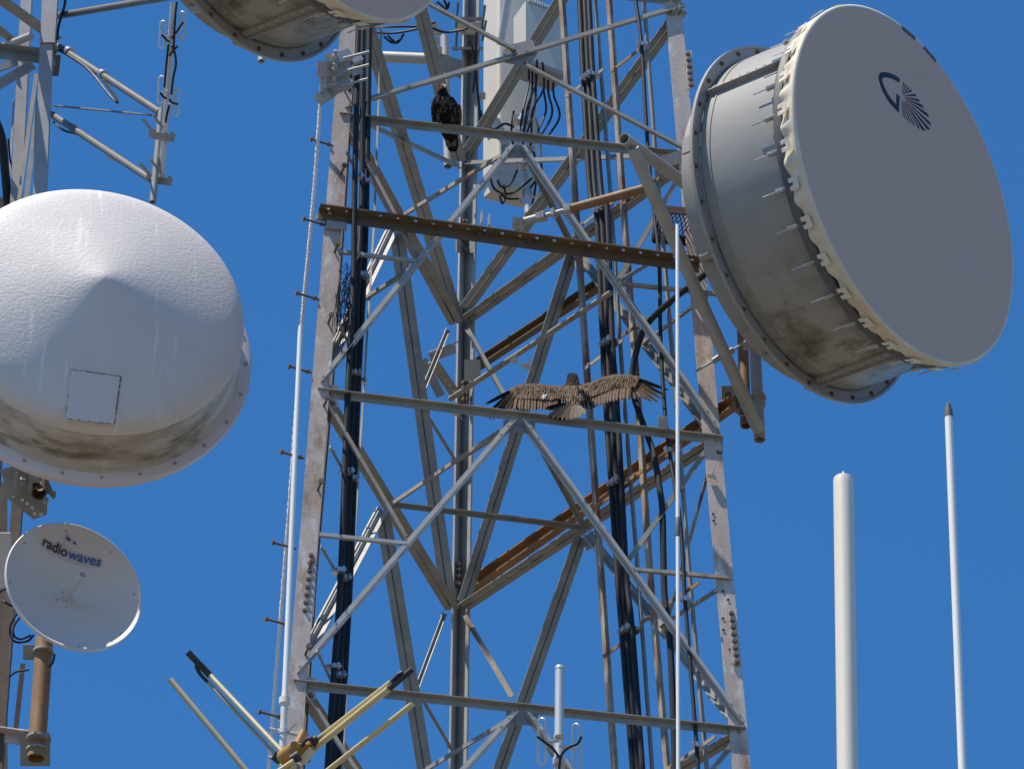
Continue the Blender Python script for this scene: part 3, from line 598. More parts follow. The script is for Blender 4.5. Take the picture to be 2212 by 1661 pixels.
# ------------------------------------------------------------------ cone fronted dish on the left
CD = 50.0; cmw = dish_matrix(211, 655, CD, axis_from_image(.162, .60, .783))
cone = thing('cone_dish_antenna', 'large white dish with a shallow pointed cone cover and a square patch', 'dish antenna', mw=cmw)
k_ = CD/FPX; RC, RF, LC, HC = 327*k_, 366*k_, .63, .40
def cone_mat(name, stain):
    m = mat(name, (.70, .655, .63), (.66, .62, .60), .6, 0, 2.5, (1, 1, 1), 0, bump=.3, bscale=34)
    t = m.node_tree; N = t.nodes; L = t.links; b = N['Principled BSDF']; old = b.inputs['Base Color'].links[0].from_socket
    tc = N.new('ShaderNodeTexCoord')
    def streak(sy, sx, lo, hi, off=0, sz=.3):
        mp = N.new('ShaderNodeMapping'); mp.inputs['Scale'].default_value = (sx, sy, sz); mp.inputs['Location'].default_value = (off, off, 0); L.new(tc.outputs['Object'], mp.inputs[0])
        n = N.new('ShaderNodeTexNoise'); n.inputs['Scale'].default_value = 1; n.inputs['Detail'].default_value = 7; n.inputs['Roughness'].default_value = .62; L.new(mp.outputs[0], n.inputs[0])
        r = N.new('ShaderNodeMapRange'); r.inputs[1].default_value = lo; r.inputs[2].default_value = hi; L.new(n.outputs[0], r.inputs[0]); return r.outputs[0]
    def mixin(f, c):
        nonlocal old
        x = N.new('ShaderNodeMix'); x.data_type = 'RGBA'; L.new(f, x.inputs[0]); L.new(old, x.inputs[6]); x.inputs[7].default_value = (*c, 1); old = x.outputs[2]
    mixin(streak(7, .5, .60, .66, 3), (.82, .80, .77)); mixin(streak(12, .8, .62, .85), (.62, .60, .58))
    if stain:
        sx = N.new('ShaderNodeSeparateXYZ'); L.new(tc.outputs['Object'], sx.inputs[0])
        mr = N.new('ShaderNodeMapRange'); mr.inputs[1].default_value = -.1; mr.inputs[2].default_value = -1.1; L.new(sx.outputs[0], mr.inputs[0])
        def gated(f, c, g=1.):
            mu = N.new('ShaderNodeMath'); mu.operation = 'MULTIPLY'; L.new(f, mu.inputs[0]); L.new(mr.outputs[0], mu.inputs[1]); mixin(mu.outputs[0], c)
        gated(streak(1.2, 1.6, .25, .6, 1, 1.5), (.52, .47, .44)); gated(streak(1.3, 4, .42, .70, 5, 7), (.33, .28, .21)); gated(streak(1.6, 2.5, .49, .66, 9, 5), (.12, .115, .05))
    L.new(old, b.inputs['Base Color'])
    bp = [n for n in N if n.type == 'BUMP'][0]; bp.inputs['Distance'].default_value = .02
    ns = bp.inputs['Height'].links[0].from_node; mp = N.new('ShaderNodeMapping'); mp.inputs['Scale'].default_value = (1.3, .75, 1); L.new(tc.outputs['Object'], mp.inputs[0]); L.new(mp.outputs[0], ns.inputs[0])
    return m
M['cone'] = cone_mat('cone_cover', False); M['cone_skirt'] = cone_mat('cone_skirt', True)
prof = [(.0005, HC-.010), (.03, HC-.0125), (.08, HC-.025)]+[(RC*t, HC*(1-t)*.985) for t in (.12, .25, .4, .55, .7, .82)]+[(RC*.89, .036), (RC*.935, .008), (RC*.965, -.022), (RC*.985, -.055), (RC*.997, -.10), (RC*1.0, -.14)]
MB().lathe(prof, 128).build('cone_cover', M['cone'], cone, local=True, ang=60)
MB().lathe([(RC*1.0, -.14), (RC*1.006, -.24), (RC*1.016, -.40), (RC*1.022, -LC+.05), (RC*1.03, -LC+.015), (RC*1.045, -LC)], 128).build('cover_skirt', M['cone_skirt'], cone, local=True, ang=60)
fl = MB().lathe([(RC*1.035, -LC), (RF*.985, -LC), (RF, -LC-.012), (RF, -LC-.05), (RF*.985, -LC-.055), (RF*.99, -LC-.10), (RF*.95, -LC-.105)], 128).build('flange', M['dish_white'], cone, local=True)
b = MB()
for k in range(26):
    a = R(8+360/26*k); b.mark(); b.path([V((math.cos(a)*RF*.965, math.sin(a)*RF*.965, -LC-.002)), V((math.cos(a)*RF*.965, math.sin(a)*RF*.965, -LC+.014))], .016, 10)
pieces(b, 'rivet', M['bolt_grey'], fl, local=True)
MB().lathe([(RF*.95, -LC-.09), (RF*.8, -LC-.25), (RF*.4, -LC-.42), (.15, -LC-.47), (.15, -LC-.7), (.001, -LC-.7)], 64).build('reflector', M['drum'], cone, local=True)
# pale square patch lying on the cone
ci = cmw.inverted(); co = cmw.translation; cax = cmw.to_3x3() @ V((0, 0, 1))
def oncone(x, y, lift=.004):
    r = ray(x, y); o_ = ci @ CAM; d_ = (ci.to_3x3() @ r); t = (-o_.z+.0)/d_.z
    for _ in range(40):
        p = o_+d_*t; h = HC*.985*(1-p.xy.length/RC)+lift; t += (h-p.z)/d_.z*.9
    return o_+d_*t
mb = MB(); q = [(153, 798), (261, 813), (247, 916), (142, 904)]
def bil(u, v): return tuple((q[0][i]*(1-u)+q[1][i]*u)*(1-v)+(q[3][i]*(1-u)+q[2][i]*u)*v for i in (0, 1))
mb.add([oncone(*bil(i/6, j/6), .006) for j in range(7) for i in range(7)], [(j*7+i, j*7+i+1, j*7+i+8, j*7+i+7) for j in range(6) for i in range(6)])
mb.build('patch', M['dish_white'], cone, local=True)
mb = MB()
for (u0, v0, u1, v1, wv) in ((0, 0, 1, 0, .006), (1, 0, 1, 1, .009), (0, 1, 1, 1, .005), (0, 0, 0, 1, .004)):
    for k in range(24):
        if random.random() < (.12 if wv > .0055 else .45): continue
        a, b_ = k/24, (k+1.15)/24
        mb.mark(); mb.path([oncone(*bil(u0+(u1-u0)*a, v0+(v1-v0)*a), .007), oncone(*bil(u0+(u1-u0)*b_, v0+(v1-v0)*b_), .007)], wv*random.uniform(.4, .75), 5)
pieces(mb, 'patch_edge', M['bolt'], cone, local=True)

# ------------------------------------------------------------------ small dish with feed tube, lower left
SDp = 50.0; smw = dish_matrix(160, 1266, SDp, axis_from_image(.36, .485, .79)); RS = 156*SDp/FPX; DS = .25
sd = thing('parabolic_dish', 'small white open dish with a feed tube and lettering at lower left', 'dish antenna', mw=smw)
def para(r): return -DS+DS*(r/RS)**2
prof = [(.001, para(0))]+[(RS*t, para(RS*t)) for t in (.1, .2, .35, .5, .65, .8, .9, .96)]+[(RS*.985, .0), (RS, .006), (RS*1.012, 0), (RS*1.012, -.025), (RS*.99, -.03)]+[(RS*t, para(RS*t)-.02) for t in (.9, .7, .5, .3)]+[(.12, -DS-.03), (.12, -DS-.2), (.001, -DS-.2)]
MB().lathe(prof, 96).build('reflector', M['dish_white'], sd, local=True)
ft = MB(); ft.path([(0, 0, -DS), (0, 0, .17)], .03, 18); ft.path([(0, 0, .17), (0, 0, .22)], .045, 18, rs=[.033, .045], hole=.012); ft.path([(0, 0, -DS), (0, 0, -DS+.012)], .085, 24); ft.build('feed_tube', M['dish_white'], sd, local=True)
b = MB()
for k in range(8):
    a = R(45*k+10); b.mark(); b.path([V((math.cos(a)*RS*.92, math.sin(a)*RS*.92, para(RS*.92))), V((math.cos(a)*RS*.92, math.sin(a)*RS*.92, para(RS*.92)+.008))], .008, 8)
for k in range(4):
    a = R(90*k+20); b.mark(); b.path([V((math.cos(a)*.072, math.sin(a)*.072, -DS+.01)), V((math.cos(a)*.072, math.sin(a)*.072, -DS+.02))], .008, 8)
pieces(b, 'screw', M['bolt_grey'], sd, local=True)
# lettering on a peeling sticker
so_ = smw.translation; sax = smw.to_3x3() @ V((0, 0, 1)); si = smw.inverted()
def onsd(x, y, z): return si @ onplane(x, y, so_+sax*z, sax)
pA, pB = onsd(88, 1183, -.10), onsd(214, 1225, -.10); tx = (pB-pA); TL = tx.length; tx.normalize(); tn = V((0, 0, 1)); tn = (tn-tx*tn.dot(tx)); 
pm_ = (pA+pB)/2; tn = (V((-pm_.x*2*DS/RS**2, -pm_.y*2*DS/RS**2, 1))).normalized(); tn = (tn-tx*tn.dot(tx)).normalized(); ty = tn.cross(tx)
def conform(p, h): return V((p.x, p.y, para(p.xy.length)+h))
def text_part(body, size, name, m, parent, pos):
    cu = bpy.data.curves.new(name, 'FONT'); cu.body = body; cu.size = size; cu.offset = .002; cu.extrude = .001
    to = bpy.data.objects.new(name, cu); C.objects.link(to); bpy.context.view_layer.update()
    me = bpy.data.meshes.new_from_object(to); wd = max(v.co.x for v in me.vertices); C.objects.unlink(to); bpy.data.objects.remove(to)
    me.materials.clear(); me.materials.append(m)
    mm = Matrix((tx, ty, tn)).transposed()
    for v in me.vertices: v.co = conform(pos+mm @ v.co, .016+v.co.z)
    o_ = bpy.data.objects.new(name, me); C.objects.link(o_); o_.parent = parent; ORG[o_.name] = ORG[parent.name].copy(); return o_, wd
sz = TL/4.5; base = pA+tn*(.012+para(pm_.xy.length)-pm_.z)
st = MB(); 
out = [(-.02, -.03), (.22, -.05), (.5, -.04), (.8, -.045), (1.0, -.03), (1.01, .12), (.96, .15), (.8, .14), (.55, .15), (.47, .2), (.3, .2), (.2, .15), (-.02, .13)]

def sheet(mb, pts, h, th=.003):                      # thin sheet bent to the bowl
    tri = tessellate_polygon([[V((a, b_, 0)) for a, b_ in pts]])
    bm = bmesh.new(); vv = [bm.verts.new((a, b_, 0)) for a, b_ in pts]
    for t in tri: bm.faces.new([vv[q] for q in t])
    bmesh.ops.subdivide_edges(bm, edges=bm.edges[:], cuts=3, use_grid_fill=True); bmesh.ops.triangulate(bm, faces=bm.faces[:]); bm.verts.index_update()
    mb.add([conform(base+tx*v.co.x*TL+ty*v.co.y*TL, h) for v in bm.verts], [tuple(v.index for v in f.verts) for f in bm.faces]); bm.free(); return mb
sheet(st, out, .004); stk = st.build('sticker', M['sticker'], sd, local=True)
_, wd = text_part('radio', sz, 'lettering', M['ink'], stk, base); text_part('waves', sz, 'lettering', M['ink_blue'], stk, base+tx*(wd+.012))
fr = sheet(MB(), ((.33, .25), (.36, .37), (.4, .35), (.52, .28), (.70, .18), (.66, .175), (.5, .24)), .005); fr.build('sticker', M['sticker'], sd, local=True)
for q in (((.36, .26), (.38, .31), (.46, .28), (.44, .245)), ((.50, .245), (.52, .28), (.56, .25), (.53, .225))): sheet(MB(), q, .012).build('lettering', M['ink_blue'], stk, local=True)

# ------------------------------------------------------------------ second tower at the left edge
T2 = thing('lattice_tower', 'weathered steel lattice tower cut off by the left edge', 'tower', P(20, 1661, 52))
def pl(q0, q1, d0, d1, A, B, w1, w2, name, mt, t=.012):
    p0, p1 = P(*q0, d0), P(*q1, d1); return MB().angle(p0, p1, A, B, w1, w2, t).build(name, M[mt], T2)
d2 = 56.0
def vleg(x0, y0, x1, y1, d, w1, w2, name, mt, B=FW, A=RT):
    p0, p1 = vline(x0, y0, x1, y1, d); return MB().angle(p1, p0, A, B, w1, w2, .016).build(name, M[mt], T2)
vleg(121, -80, 97, 470, d2, .125, .15, 'leg', 'leg2', FW*.7+RT*.75, -RT); vleg(72, -80, 44, 470, d2+1.2, .11, .14, 'leg', 'leg2', FW, -RT)
vleg(95, 470, 0, 1720, d2-1.7, .10, .12, 'leg', 'rust_shaded', FW*.7+RT*.75, -RT); vleg(42, 470, -60, 1800, d2-.5, .11, .14, 'leg', 'rust_shaded', FW, -RT)
vleg(129, -80, 118, 92, d2-.03, .145, .12, 'leg', 'leg2', FW*.7+RT*.6, -RT)
vleg(86, 150, 46, 470, d2-.06, .05, .1, 'strut', 'galv'); vleg(74, 160, 30, 480, d2+.05, .04, .05, 'strut', 'galv_dark')
vleg(28, 215, 12, 480, d2+.3, .02, .02, 'strut', 'galv_light'); vleg(38, 200, 22, 480, d2+.4, .02, .02, 'strut', 'galv_light')
pl((-20, -2), (112, 92), d2-1.0, d2-.1, Z, -FW, .14, .12, 'diagonal', 'galv'); pl((-40, 100), (112, 118), d2-1.2, d2-.14, -Z, -FW, .12, .11, 'horizontal', 'galv')
pl((-20, 62), (70, 135), d2+.5, d2+.8, Z, -FW, .12, .09, 'diagonal', 'galv_dark'); pl((-20, 205), (78, 148), d2-.7, d2-.1, Z, FW, .10, .03, 'diagonal', 'leg2', .02); pl((-20, 160), (72, 128), d2+.3, d2+.6, Z, FW, .08, .03, 'diagonal', 'leg2', .02)
pl((-30, 432), (60, 480), d2-.5, d2-.05, Z, -FW, .12, .1, 'diagonal', 'galv')
MB().tube(P(-20, 112, d2+.7), P(68, 78, d2+.4), .04, None, 14).build('pipe', M['grey_paint'], T2)
plt = MB(); plt.poly([P(110, 118, d2-.02), P(131, 120, d2-.1), P(129, 145, d2-.1), P(126, 165, d2-.1), P(108, 165, d2-.02)], FW*.015); plt.build('gusset', M['rust'], T2, smooth=False)
b = MB()
for x, y in ((96, 140), (101, 117), (116, 113), (104, 22)): b.bolt(P(x, y, d2-.24), -FW, .02, .03)
pieces(b, 'bolt', M['bolt'], T2)
solo(MB().path(smooth_path([P(x, y, d2-.5) for x, y in ((-10, 260), (4, 300), (10, 360), (16, 430), (18, 480))]), .045, 10), 'coaxial_cable', M['cable'], 'thick black cable at the very left edge above the cone dish', 'cable')
solo(MB().path(smooth_path([P(x, y, d2-.2) for x, y in ((18, 300), (22, 345), (30, 380), (29, 430), (24, 470))]), .010, 6), 'thin_cable', M['cable'], 'thin black wire hanging by the left tower leg', 'cable')
solo(MB().path(smooth_path([P(x, y, d2-.25) for x, y in ((142, -20), (140, 10), (133, 35), (126, 60), (123, 88))]), .014, 6), 'thin_cable', M['cable'], 'black wire beside the left tower leg at the top edge', 'cable')
# arms that carry the dipole mast
am = thing('antenna_arm', 'grey pipe stand-off arms reaching right from the left tower', 'arm', P(118, 100, d2-.1))
A1, A2 = P(345, 243, 52.9), P(333, 393, 52.4)
MB().tube(P(112, 92, d2-.15), A1, .034, None, 16).build('pipe', M['arm'], am); MB().tube(P(112, 248, d2-.15), A2, .034, None, 16).build('pipe', M['arm'], am)
MB().tube(P(118, 229, d2-.15), P(343, 251, 52.9), .010, None, 8).build('rod', M['arm'], am)
vpipe(330, 437, 349, 236, 52.2, .032, .006, 16).build('pipe', M['galv'], am)
MB().tube(P(120, 36, d2), P(520, -32, 52.4), .035, None, 14).build('pipe', M['arm'], am)
for (x, y, x1, y1) in ((147, 111, 151, 114), (220, 160, 225, 163), (158, 278, 163, 282), (240, 334, 245, 338)):
    MB().tube(P(x, y, d2-.15-(x-112)/232*3), P(x1, y1, d2-.15-(x1-112)/232*3), .05, None, 14).build('band', M['clamp'], am)
solo(MB().path(smooth_path([P(x, y, 55.75-(x-112)/232*3.05) for x, y in ((118, 104), (150, 122), (178, 140), (200, 160), (220, 185), (240, 210), (254, 222), (246, 205), (232, 185), (222, 172))]), .013, 7), 'thin_cable', M['cable'], 'black cable looping below the upper arm pipe', 'cable')
solo(MB().path(smooth_path([P(x, y, 55.75-(x-112)/232*3.05) for x, y in ((116, 264), (128, 276), (145, 285), (158, 287), (165, 290))]), .012, 7), 'thin_cable', M['cable'], 'short black cable under the lower arm pipe', 'cable')

# ------------------------------------------------------------------ folded dipole antennas
def loop(mb, c, up, side, h, wd, r):
    pts = []
    for sgn, cc in ((1, c+up*(h/2-wd/2)), (-1, c-up*(h/2-wd/2))):
        for k in range(9):
            a = math.pi*k/8; pts.append(cc+(side*math.cos(a)+up*math.sin(a))*wd/2 if sgn > 0 else cc+(-side*math.cos(a)-up*math.sin(a))*wd/2)
    pts.append(pts[0]); mb.path(pts, r, 7, cap=False)
dp = thing('dipole_antenna', 'silver mast with looped folded dipoles at upper left', 'antenna', P(350, 400, 52.5))
MB().path([P(374, 6, 52.4), P(369, 90, 52.4), P(362, 210, 52.45), P(353, 320, 52.5), P(349, 395, 52.5)], .028, 14, rs=[.026, .03, .03, .03, .03]).build('mast', M['silver'], dp)
for x, y, dx in ((351, 76, -1), (393, 56, 1), (348, 195, -1), (381, 222, 1)):
    mb = MB(); loop(mb, P(x, y, 52.35), UP*.9+RT*.05, RT*.85-FW*.4, .285, .06, .0095)
    mb.path([P(x, y+6, 52.35), P(x-dx*18, y+2, 52.4)], .009, 6); mb.build('dipole_loop', M['silver'], dp)
mb = MB()
for pts in (((349, 68+8, ), (357, 84), (366, 92)), ((396, 48), (384, 66), (370, 84)), ((347, 200), (351, 208), (360, 214)), ((385, 226), (372, 222), (366, 215)), ((372, 100), (378, 118), (380, 140), (374, 170), (370, 205)), ((364, 96), (362, 115), (359, 145), (355, 190)), ((366, 228), (360, 250), (358, 265)), ((384, 100), (374, 110), (366, 122)), ((382, 5), (379, 30), (377, 60), (375, 110))):
    mb.mark(); mb.path(smooth_path([P(*p[:2], 52.3) for p in pts]), .011, 6)
pieces(mb, 'harness', M['cable'], dp)
mb = MB()
for y in (66, 124, 168, 200): mb.mark(); mb.tube(P(370-(y-80)*.05, y, 52.45), P(370-(y-80)*.05, y+4, 52.45), .038, None, 12)
pieces(mb, 'band', M['silver'], dp)
for y, xx in ((285, 351), (380, 345)):
    mb = MB(); mb.bar(P(xx-20, y+8, 52.5), P(xx+24, y+14, 52.45), UP, .07, .05); mb.bar(P(xx-22, y-2, 52.55), P(xx-42, y-26, 52.2), UP, .02, .02); mb.bar(P(xx+2, y-6, 52.5), P(xx-20, y-36, 52.2), UP, .018, .018); mb.tube(P(xx+10, y+16, 52.45), P(xx+26, y+4, 52.45), .025, None, 8); mb.bar(P(xx-24, y+12, 52.5), P(xx-20, y-4, 52.5), RT, .06, .07)
    mb.build('clamp', M['galv_dark'], dp)
nd = 27.
db = thing('dipole_antenna', 'blurred pale mast with folded dipole loops at the bottom centre', 'antenna', V((P(1207, 1661, nd).x, P(1207, 1661, nd).y, 0)))
mtop, mbot = vline(1207, 1661, 1209, 1442, nd); mb = MB(); q0 = V((mtop.x, mtop.y, 4.))
mb.path([q0, mtop, mtop.lerp(mbot, .95), mbot], .0225, 18); mb.path([mbot+Z*-.01, mbot+Z*.006], .025, 18, rs=[.025, .022]); mb.path([mbot+Z*.0, mbot+Z*.016], .006, 8, rs=[.006, .001]); mb.build('mast', M['silver'], db)
for x, y in ((1171, 1601), (1245, 1613)):
    mb = MB(); loop(mb, P(x, y, nd), UP*.95, RT*.75-FW*.5, .235, .047, .0055); mb.bar(P(x, y+4, nd), P(1208, y-2, nd), UP, .015, .012); mb.build('dipole_loop', M['silver'], db)
mb = MB()
for pts in (((1160, 1590), (1174, 1600), (1196, 1618), (1208, 1636)), ((1256, 1590), (1248, 1605), (1228, 1614), (1212, 1632), (1208, 1661))): mb.mark(); mb.path(smooth_path([P(*p, nd-.05) for p in pts]), .0065, 6)
pieces(mb, 'harness', M['cable'], db)
mb = MB(); p = P(1208, 1640, nd); mb.mark(); mb.tube(p-Z*.03, p+Z*.01, .031, None, 14); p = P(1208, 1590, nd); mb.mark(); mb.tube(p-Z*.005, p+Z*.008, .027, None, 14); pieces(mb, 'band', M['silver'], db)

# ------------------------------------------------------------------ whip antennas and pole in front
def upright(name, label, cat, x0, y0, x1, y1, d, r0, r1, m, zlo=1.):
    p0, p1 = P(x0, y0, d), P(x1, y1, d); b0, b1 = vline(x1, y1, x0, y0, d); top, low = b1, b0
    dirv = (low-top).normalized(); base = low+dirv*((low.z-zlo)/-dirv.z)
    root = thing(name, label, cat, base); L = (base-top).length
    return root, top, base, dirv
wl, t_, ba, dv = upright('whip_antenna', 'slim white whip antenna beside the rope left of the tower', 'antenna', 649, 705, 615, 1510, 40, 0, 0, 'whip', 20.4)
at = lambda s: t_+dv*s
LL = (P(615, 1508, 40)-P(649, 705, 40)).length; fullw = (t_.z-at(1).z)
y2s = lambda y: next(s/200 for s in range(0, 4000) if (lambda q: H0/2-FPX*(q-CAM).dot(UP)/dep(q))(at(s/200)) > y)
s1 = y2s(1508); s2 = y2s(1661)
MB().path([at(.0), at(.05), at(.051), at(s1)], .02, 14, rs=[.016, .017, .019, .022]).build('whip', M['whip'], wl)
mb = MB(); mb.path([at(s1-.06), at(s1-.01), at(s1), at(s1+.05), at(s1+.06), at(s1+.12), at(s1+.13), at(s2+.6)], .03, 16, rs=[.024, .026, .042, .04, .026, .027, .025, .026]); mb.build('base_tube', M['white'], wl)
for y in (1580, 1640):
    s = y2s(y); mb = MB(); mb.tube(at(s-.02), at(s+.02), .034, None, 12); mb.tube(at(s)-RT*.10+UP*.02, at(s)+RT*.10-UP*.02, .014, None, 8); mb.bar(at(s)-RT*.06, at(s)-RT*.03+UP*.08-FW*.05, FW, .01, .01); mb.bar(at(s)+RT*.03, at(s)+RT*.1+UP*.07-FW*.05, FW, .01, .01); mb.build('clamp', M['silver'], wl)
wc, t_, ba, dv = upright('whip_antenna', 'tall thin white whip standing in front of the right half of the tower', 'antenna', 1463, 486, 1465, 1661, 33, 0, 0, 'whip', 8.)
sj0, sj1 = y2s(1120), y2s(1156)
MB().path([at(0), at(.06), at(.061), at(sj0)], .011, 14, rs=[.0105, .0115, .0115, .0125]).build('whip', M['whip'], wc)
MB().path([at(sj0-.01), at(sj0), at(sj1), at(sj1+.01)], .014, 14, rs=[.012, .0155, .0165, .013]).build('joint_sleeve', M['drum_dark'], wc)
MB().path([at(sj1), at(9), at(20)], .0125, 14, rs=[.012, .0125, .0135]).build('whip', M['whip'], wc)
po, t_, ba, dv = upright('pole_antenna', 'thick cream coloured pole antenna against the sky at right', 'antenna', 1822, 1033, 1831, 1661, 26, 0, 0, 'white', .5)
MB().path([at(0), at(.004), at(.015), at(.05), at(30)], .05, 36, rs=[.042, .048, .0495, .0495, .052]).build('pole', M['white'], po)
MB().path([at(.0), at(-.03), at(-.042)], .006, 10, rs=[.006, .006, .002]).build('tip', M['whip'], po)
wr, t_, ba, dv = upright('whip_antenna', 'white whip with a dark threaded cap near the right edge', 'antenna', 2049, 896, 2079, 1661, 24, 0, 0, 'whip', .5)
MB().path([at(0), at(.5), at(25)], .02, 20, rs=[.0175, .018, .024]).build('whip', M['whip'], wr)
MB().path([at(.012), at(.0), at(-.03), at(-.031), at(-.055), at(-.06)], .02, 18, rs=[.0195, .02, .019, .0135, .013, .009]).build('cap', M['drum_dark'], wr)

# ------------------------------------------------------------------ yellow rod antenna in the bottom foreground
yd = 22.
ya = thing('rod_antenna', 'yellow rod antenna with black tips crossing the bottom edge', 'antenna', P(650, 1640, yd))
def b5(x, y): return ((x*.46356)/1.8517, (2305+y*.46356)/1.8517)
def b6(x, y): return ((1024+x*.46356)/1.8517, (2305+y*.46356)/1.8517)
MB().tube(P(*b5(1470, 890), yd+.4), P(545, 1680, yd+.1), .012, None, 12).build('rod', M['tan_rod'], ya)
MB().tube(P(*b5(1810, 850), yd+.5), P(625, 1640, yd), .0115, None, 12).build('rod', M['tan_rod'], ya)
MB().tube(P(*b5(1795, 912), yd+.5), P(598, 1632, yd+.1), .0075, None, 10).build('rod', M['tan_rod'], ya)
MB().tube(P(*b5(1620, 652), yd+.5), P(*b5(1812, 852), yd+.5), .014, None, 12).build('tip', M['black_rubber'], ya)
MB().path(smooth_path([P(*b5(x, y), yd+.5) for x, y in ((1715, 750), (1696, 765), (1698, 790), (1730, 845), (1797, 915))]), .0075, 8).build('tip', M['black_rubber'], ya)
MB().tube(P(*b6(1150, 965), yd-.5), P(*b6(470, 1510), yd), .0125, None, 12).build('rod', M['yellow'], ya)
MB().tube(P(*b6(1170, 905), yd-.5), P(*b6(530, 1405), yd), .010, None, 12).build('rod', M['yellow'], ya)
MB().tube(P(*b6(1350, 800), yd-.5), P(*b6(1150, 965), yd-.5), .0125, None, 12).build('tip', M['black_rubber'], ya)
MB().path(smooth_path([P(*b6(x, y), yd-.5) for x, y in ((1280, 840), (1255, 832), (1225, 850), (1172, 903))]), .008, 8).build('tip', M['black_rubber'], ya)
MB().tube(P(*b6(1350, 1100), yd-.5), P(*b6(560, 1720), yd-.2), .0115, None, 12).build('rod', M['yellow'], ya)
MB().tube(P(*b6(330, 1590), yd-.1), P(*b6(120, 1730), yd-.1), .011, None, 12).build('rod', M['yellow'], ya)
MB().tube(P(*b6(345, 1625), yd-.1), P(*b6(220, 1730), yd-.1), .010, None, 12).build('rod', M['yellow'], ya)
mb = MB(); mb.tube(P(*b6(415, 1345), yd+.05), P(*b6(340, 1500), yd), .020, None, 16, hole=.01); mb.tube(P(*b6(240, 1570), yd), P(*b6(350, 1480), yd-.05), .036, .032, 12); mb.tube(P(*b6(330, 1550), yd), P(*b6(520, 1420), yd), .024, None, 12); mb.tube(P(*b6(420, 1440), yd-.03), P(*b6(410, 1600), yd-.03), .028, None, 12); mb.build('casting', M['orange'], ya)
mb = MB(); mb.mark(); mb.tube(P(*b6(480, 1440), yd-.05), P(*b6(540, 1400), yd-.05), .021, None, 12); mb.mark(); mb.tube(P(*b6(310, 1580), yd-.08), P(*b6(375, 1540), yd-.08), .021, None, 12); mb.mark(); mb.tube(P(*b6(150, 1540), yd), P(*b6(220, 1590), yd), .02, None, 12); mb.mark(); mb.path(smooth_path([P(*b6(x, y), yd-.08) for x, y in ((390, 1470), (430, 1410), (470, 1400), (490, 1385))]), .008, 8); pieces(mb, 'sleeve', M['black_rubber'], ya)
MB().bar(P(*b6(395, 1600), yd-.06), P(*b6(490, 1490), yd-.06), UP+RT, .034, .01).build('name_plate', M['cream'], ya)
mb = MB(); p = P(*b6(330, 1640), yd+.05); mb.tube(p, V((p.x, p.y, 6)), .025, None, 14); mb.build('mast', M['galv'], ya)

# ------------------------------------------------------------------ gear behind the tower top: panel antenna, radio unit, brackets, pipes
db_ = dep(fp(2, 1100, 200))+.35
pa = thing('panel_antenna', 'tall cream panel antenna behind the upper tower bracing', 'antenna', P(1100, 390, db_))
def vbox(x0, x1, ytop, ybot, d, depth, skew):        # upright box: front edge columns at x0, x1
    a, a2 = vline(x0, ybot, x0, ytop, d); b_, b2 = vline(x1, ybot, x1, ytop, d)
    return a, a2, b_, b2
c0, _ = vline(1076, 372, 1076, -80, db_); wv_ = V((.93, .36, 0)); sv_ = V((-.62, .78, 0))
fw_, sw_, hh = .42, .26, 2.6
ph = MB(); pr = []
for u, s in ((0, 0), (fw_, 0), (fw_, sw_), (0, sw_)): pr.append((u, s))
def rprof():
    out = []; r = .035
    for cx, cy, a0 in ((r, r, 180), (fw_-r, r, 270), (fw_-r, sw_-r, 0), (r, sw_-r, 90)):
        for k in range(5): a = R(a0+k*22.5); out.append((cx+r*math.cos(a), cy+r*math.sin(a)))
    return out
ph.prof(c0, c0+Z*hh, rprof(), wv_, sv_); ph.build('radome', M['panel'], pa)
mb = MB(); mb.prof(c0-Z*.16, c0-Z*.001, [(a*.96+.008, b_*.96+.004) for a, b_ in rprof()], wv_, sv_); mb.build('end_cap', M['panel'], pa)
mb = MB()
for u in (.10, .2, .32): mb.mark(); p = c0+wv_*u+sv_*.12-Z*.16; mb.tube(p, p-Z*.07, .017, None, 10)
pieces(mb, 'connector', M['silver'], pa)
ru = thing('radio_unit', 'pale grey radio box hanging behind the bracing at the top centre', 'radio unit', P(1135, 130, db_-.15))
c1 = vline(1136, 132, 1136, 0, db_-.15)[0]; a1, a2 = V((.86, .5, 0)), V((-.42, .9, 0))
mb = MB(); mb.box(c1+a1*.22+a2*.14+Z*.4, a1*.22, a2*.14, Z*.36); mb.build('case', M['panel'], ru, smooth=False)
mb = MB(); mb.box(c1+a1*.22+a2*.14+Z*.02, a1*.215, a2*.135, Z*.018); mb.build('base_plate', M['galv_light'], ru, smooth=False); mb = MB()
for k in range(16): mb.mark(); mb.box(c1+a1*(.03+.026*k)-a2*.012+Z*.78, a1*.005, a2*.012, Z*.03)
pieces(mb, 'fin', M['galv_light'], ru, smooth=False)
mb = MB()
for u in (.08, .12, .16, .25, .3, .36):
    p = c1+a1*u+a2*.1+Z*0; mb.mark(); mb.path(smooth_path([p, p-Z*.2, p-Z*.45+a1*.04*(u-.2)*10, p-Z*.8-a1*.1]), .011, 8)
pieces(mb, 'lead', M['cable'], ru)
pp = thing('mounting_pipe', 'silver pipe with clamps below the radio box', 'pipe', P(1140, 465, db_-.3))
vpipe(1141, 462, 1126, 250, db_-.5, .036, .006, 16).build('pipe', M['silver'], pp)
mb = MB()
for x, y in ((1126, 262), (1132, 358), (1139, 420)): mb.mark(); q_ = P(x, y, db_-.3); mb.tube(q_-Z*.02, q_+Z*.02, .055, None, 12); mb.box(P(x+18, y+4, db_-.32), RT*.07, UP*.02, FW*.03); mb.box(P(x-14, y-2, db_-.36), RT*.02, UP*.05, FW*.03)
pieces(mb, 'clamp', M['clamp'], pp)
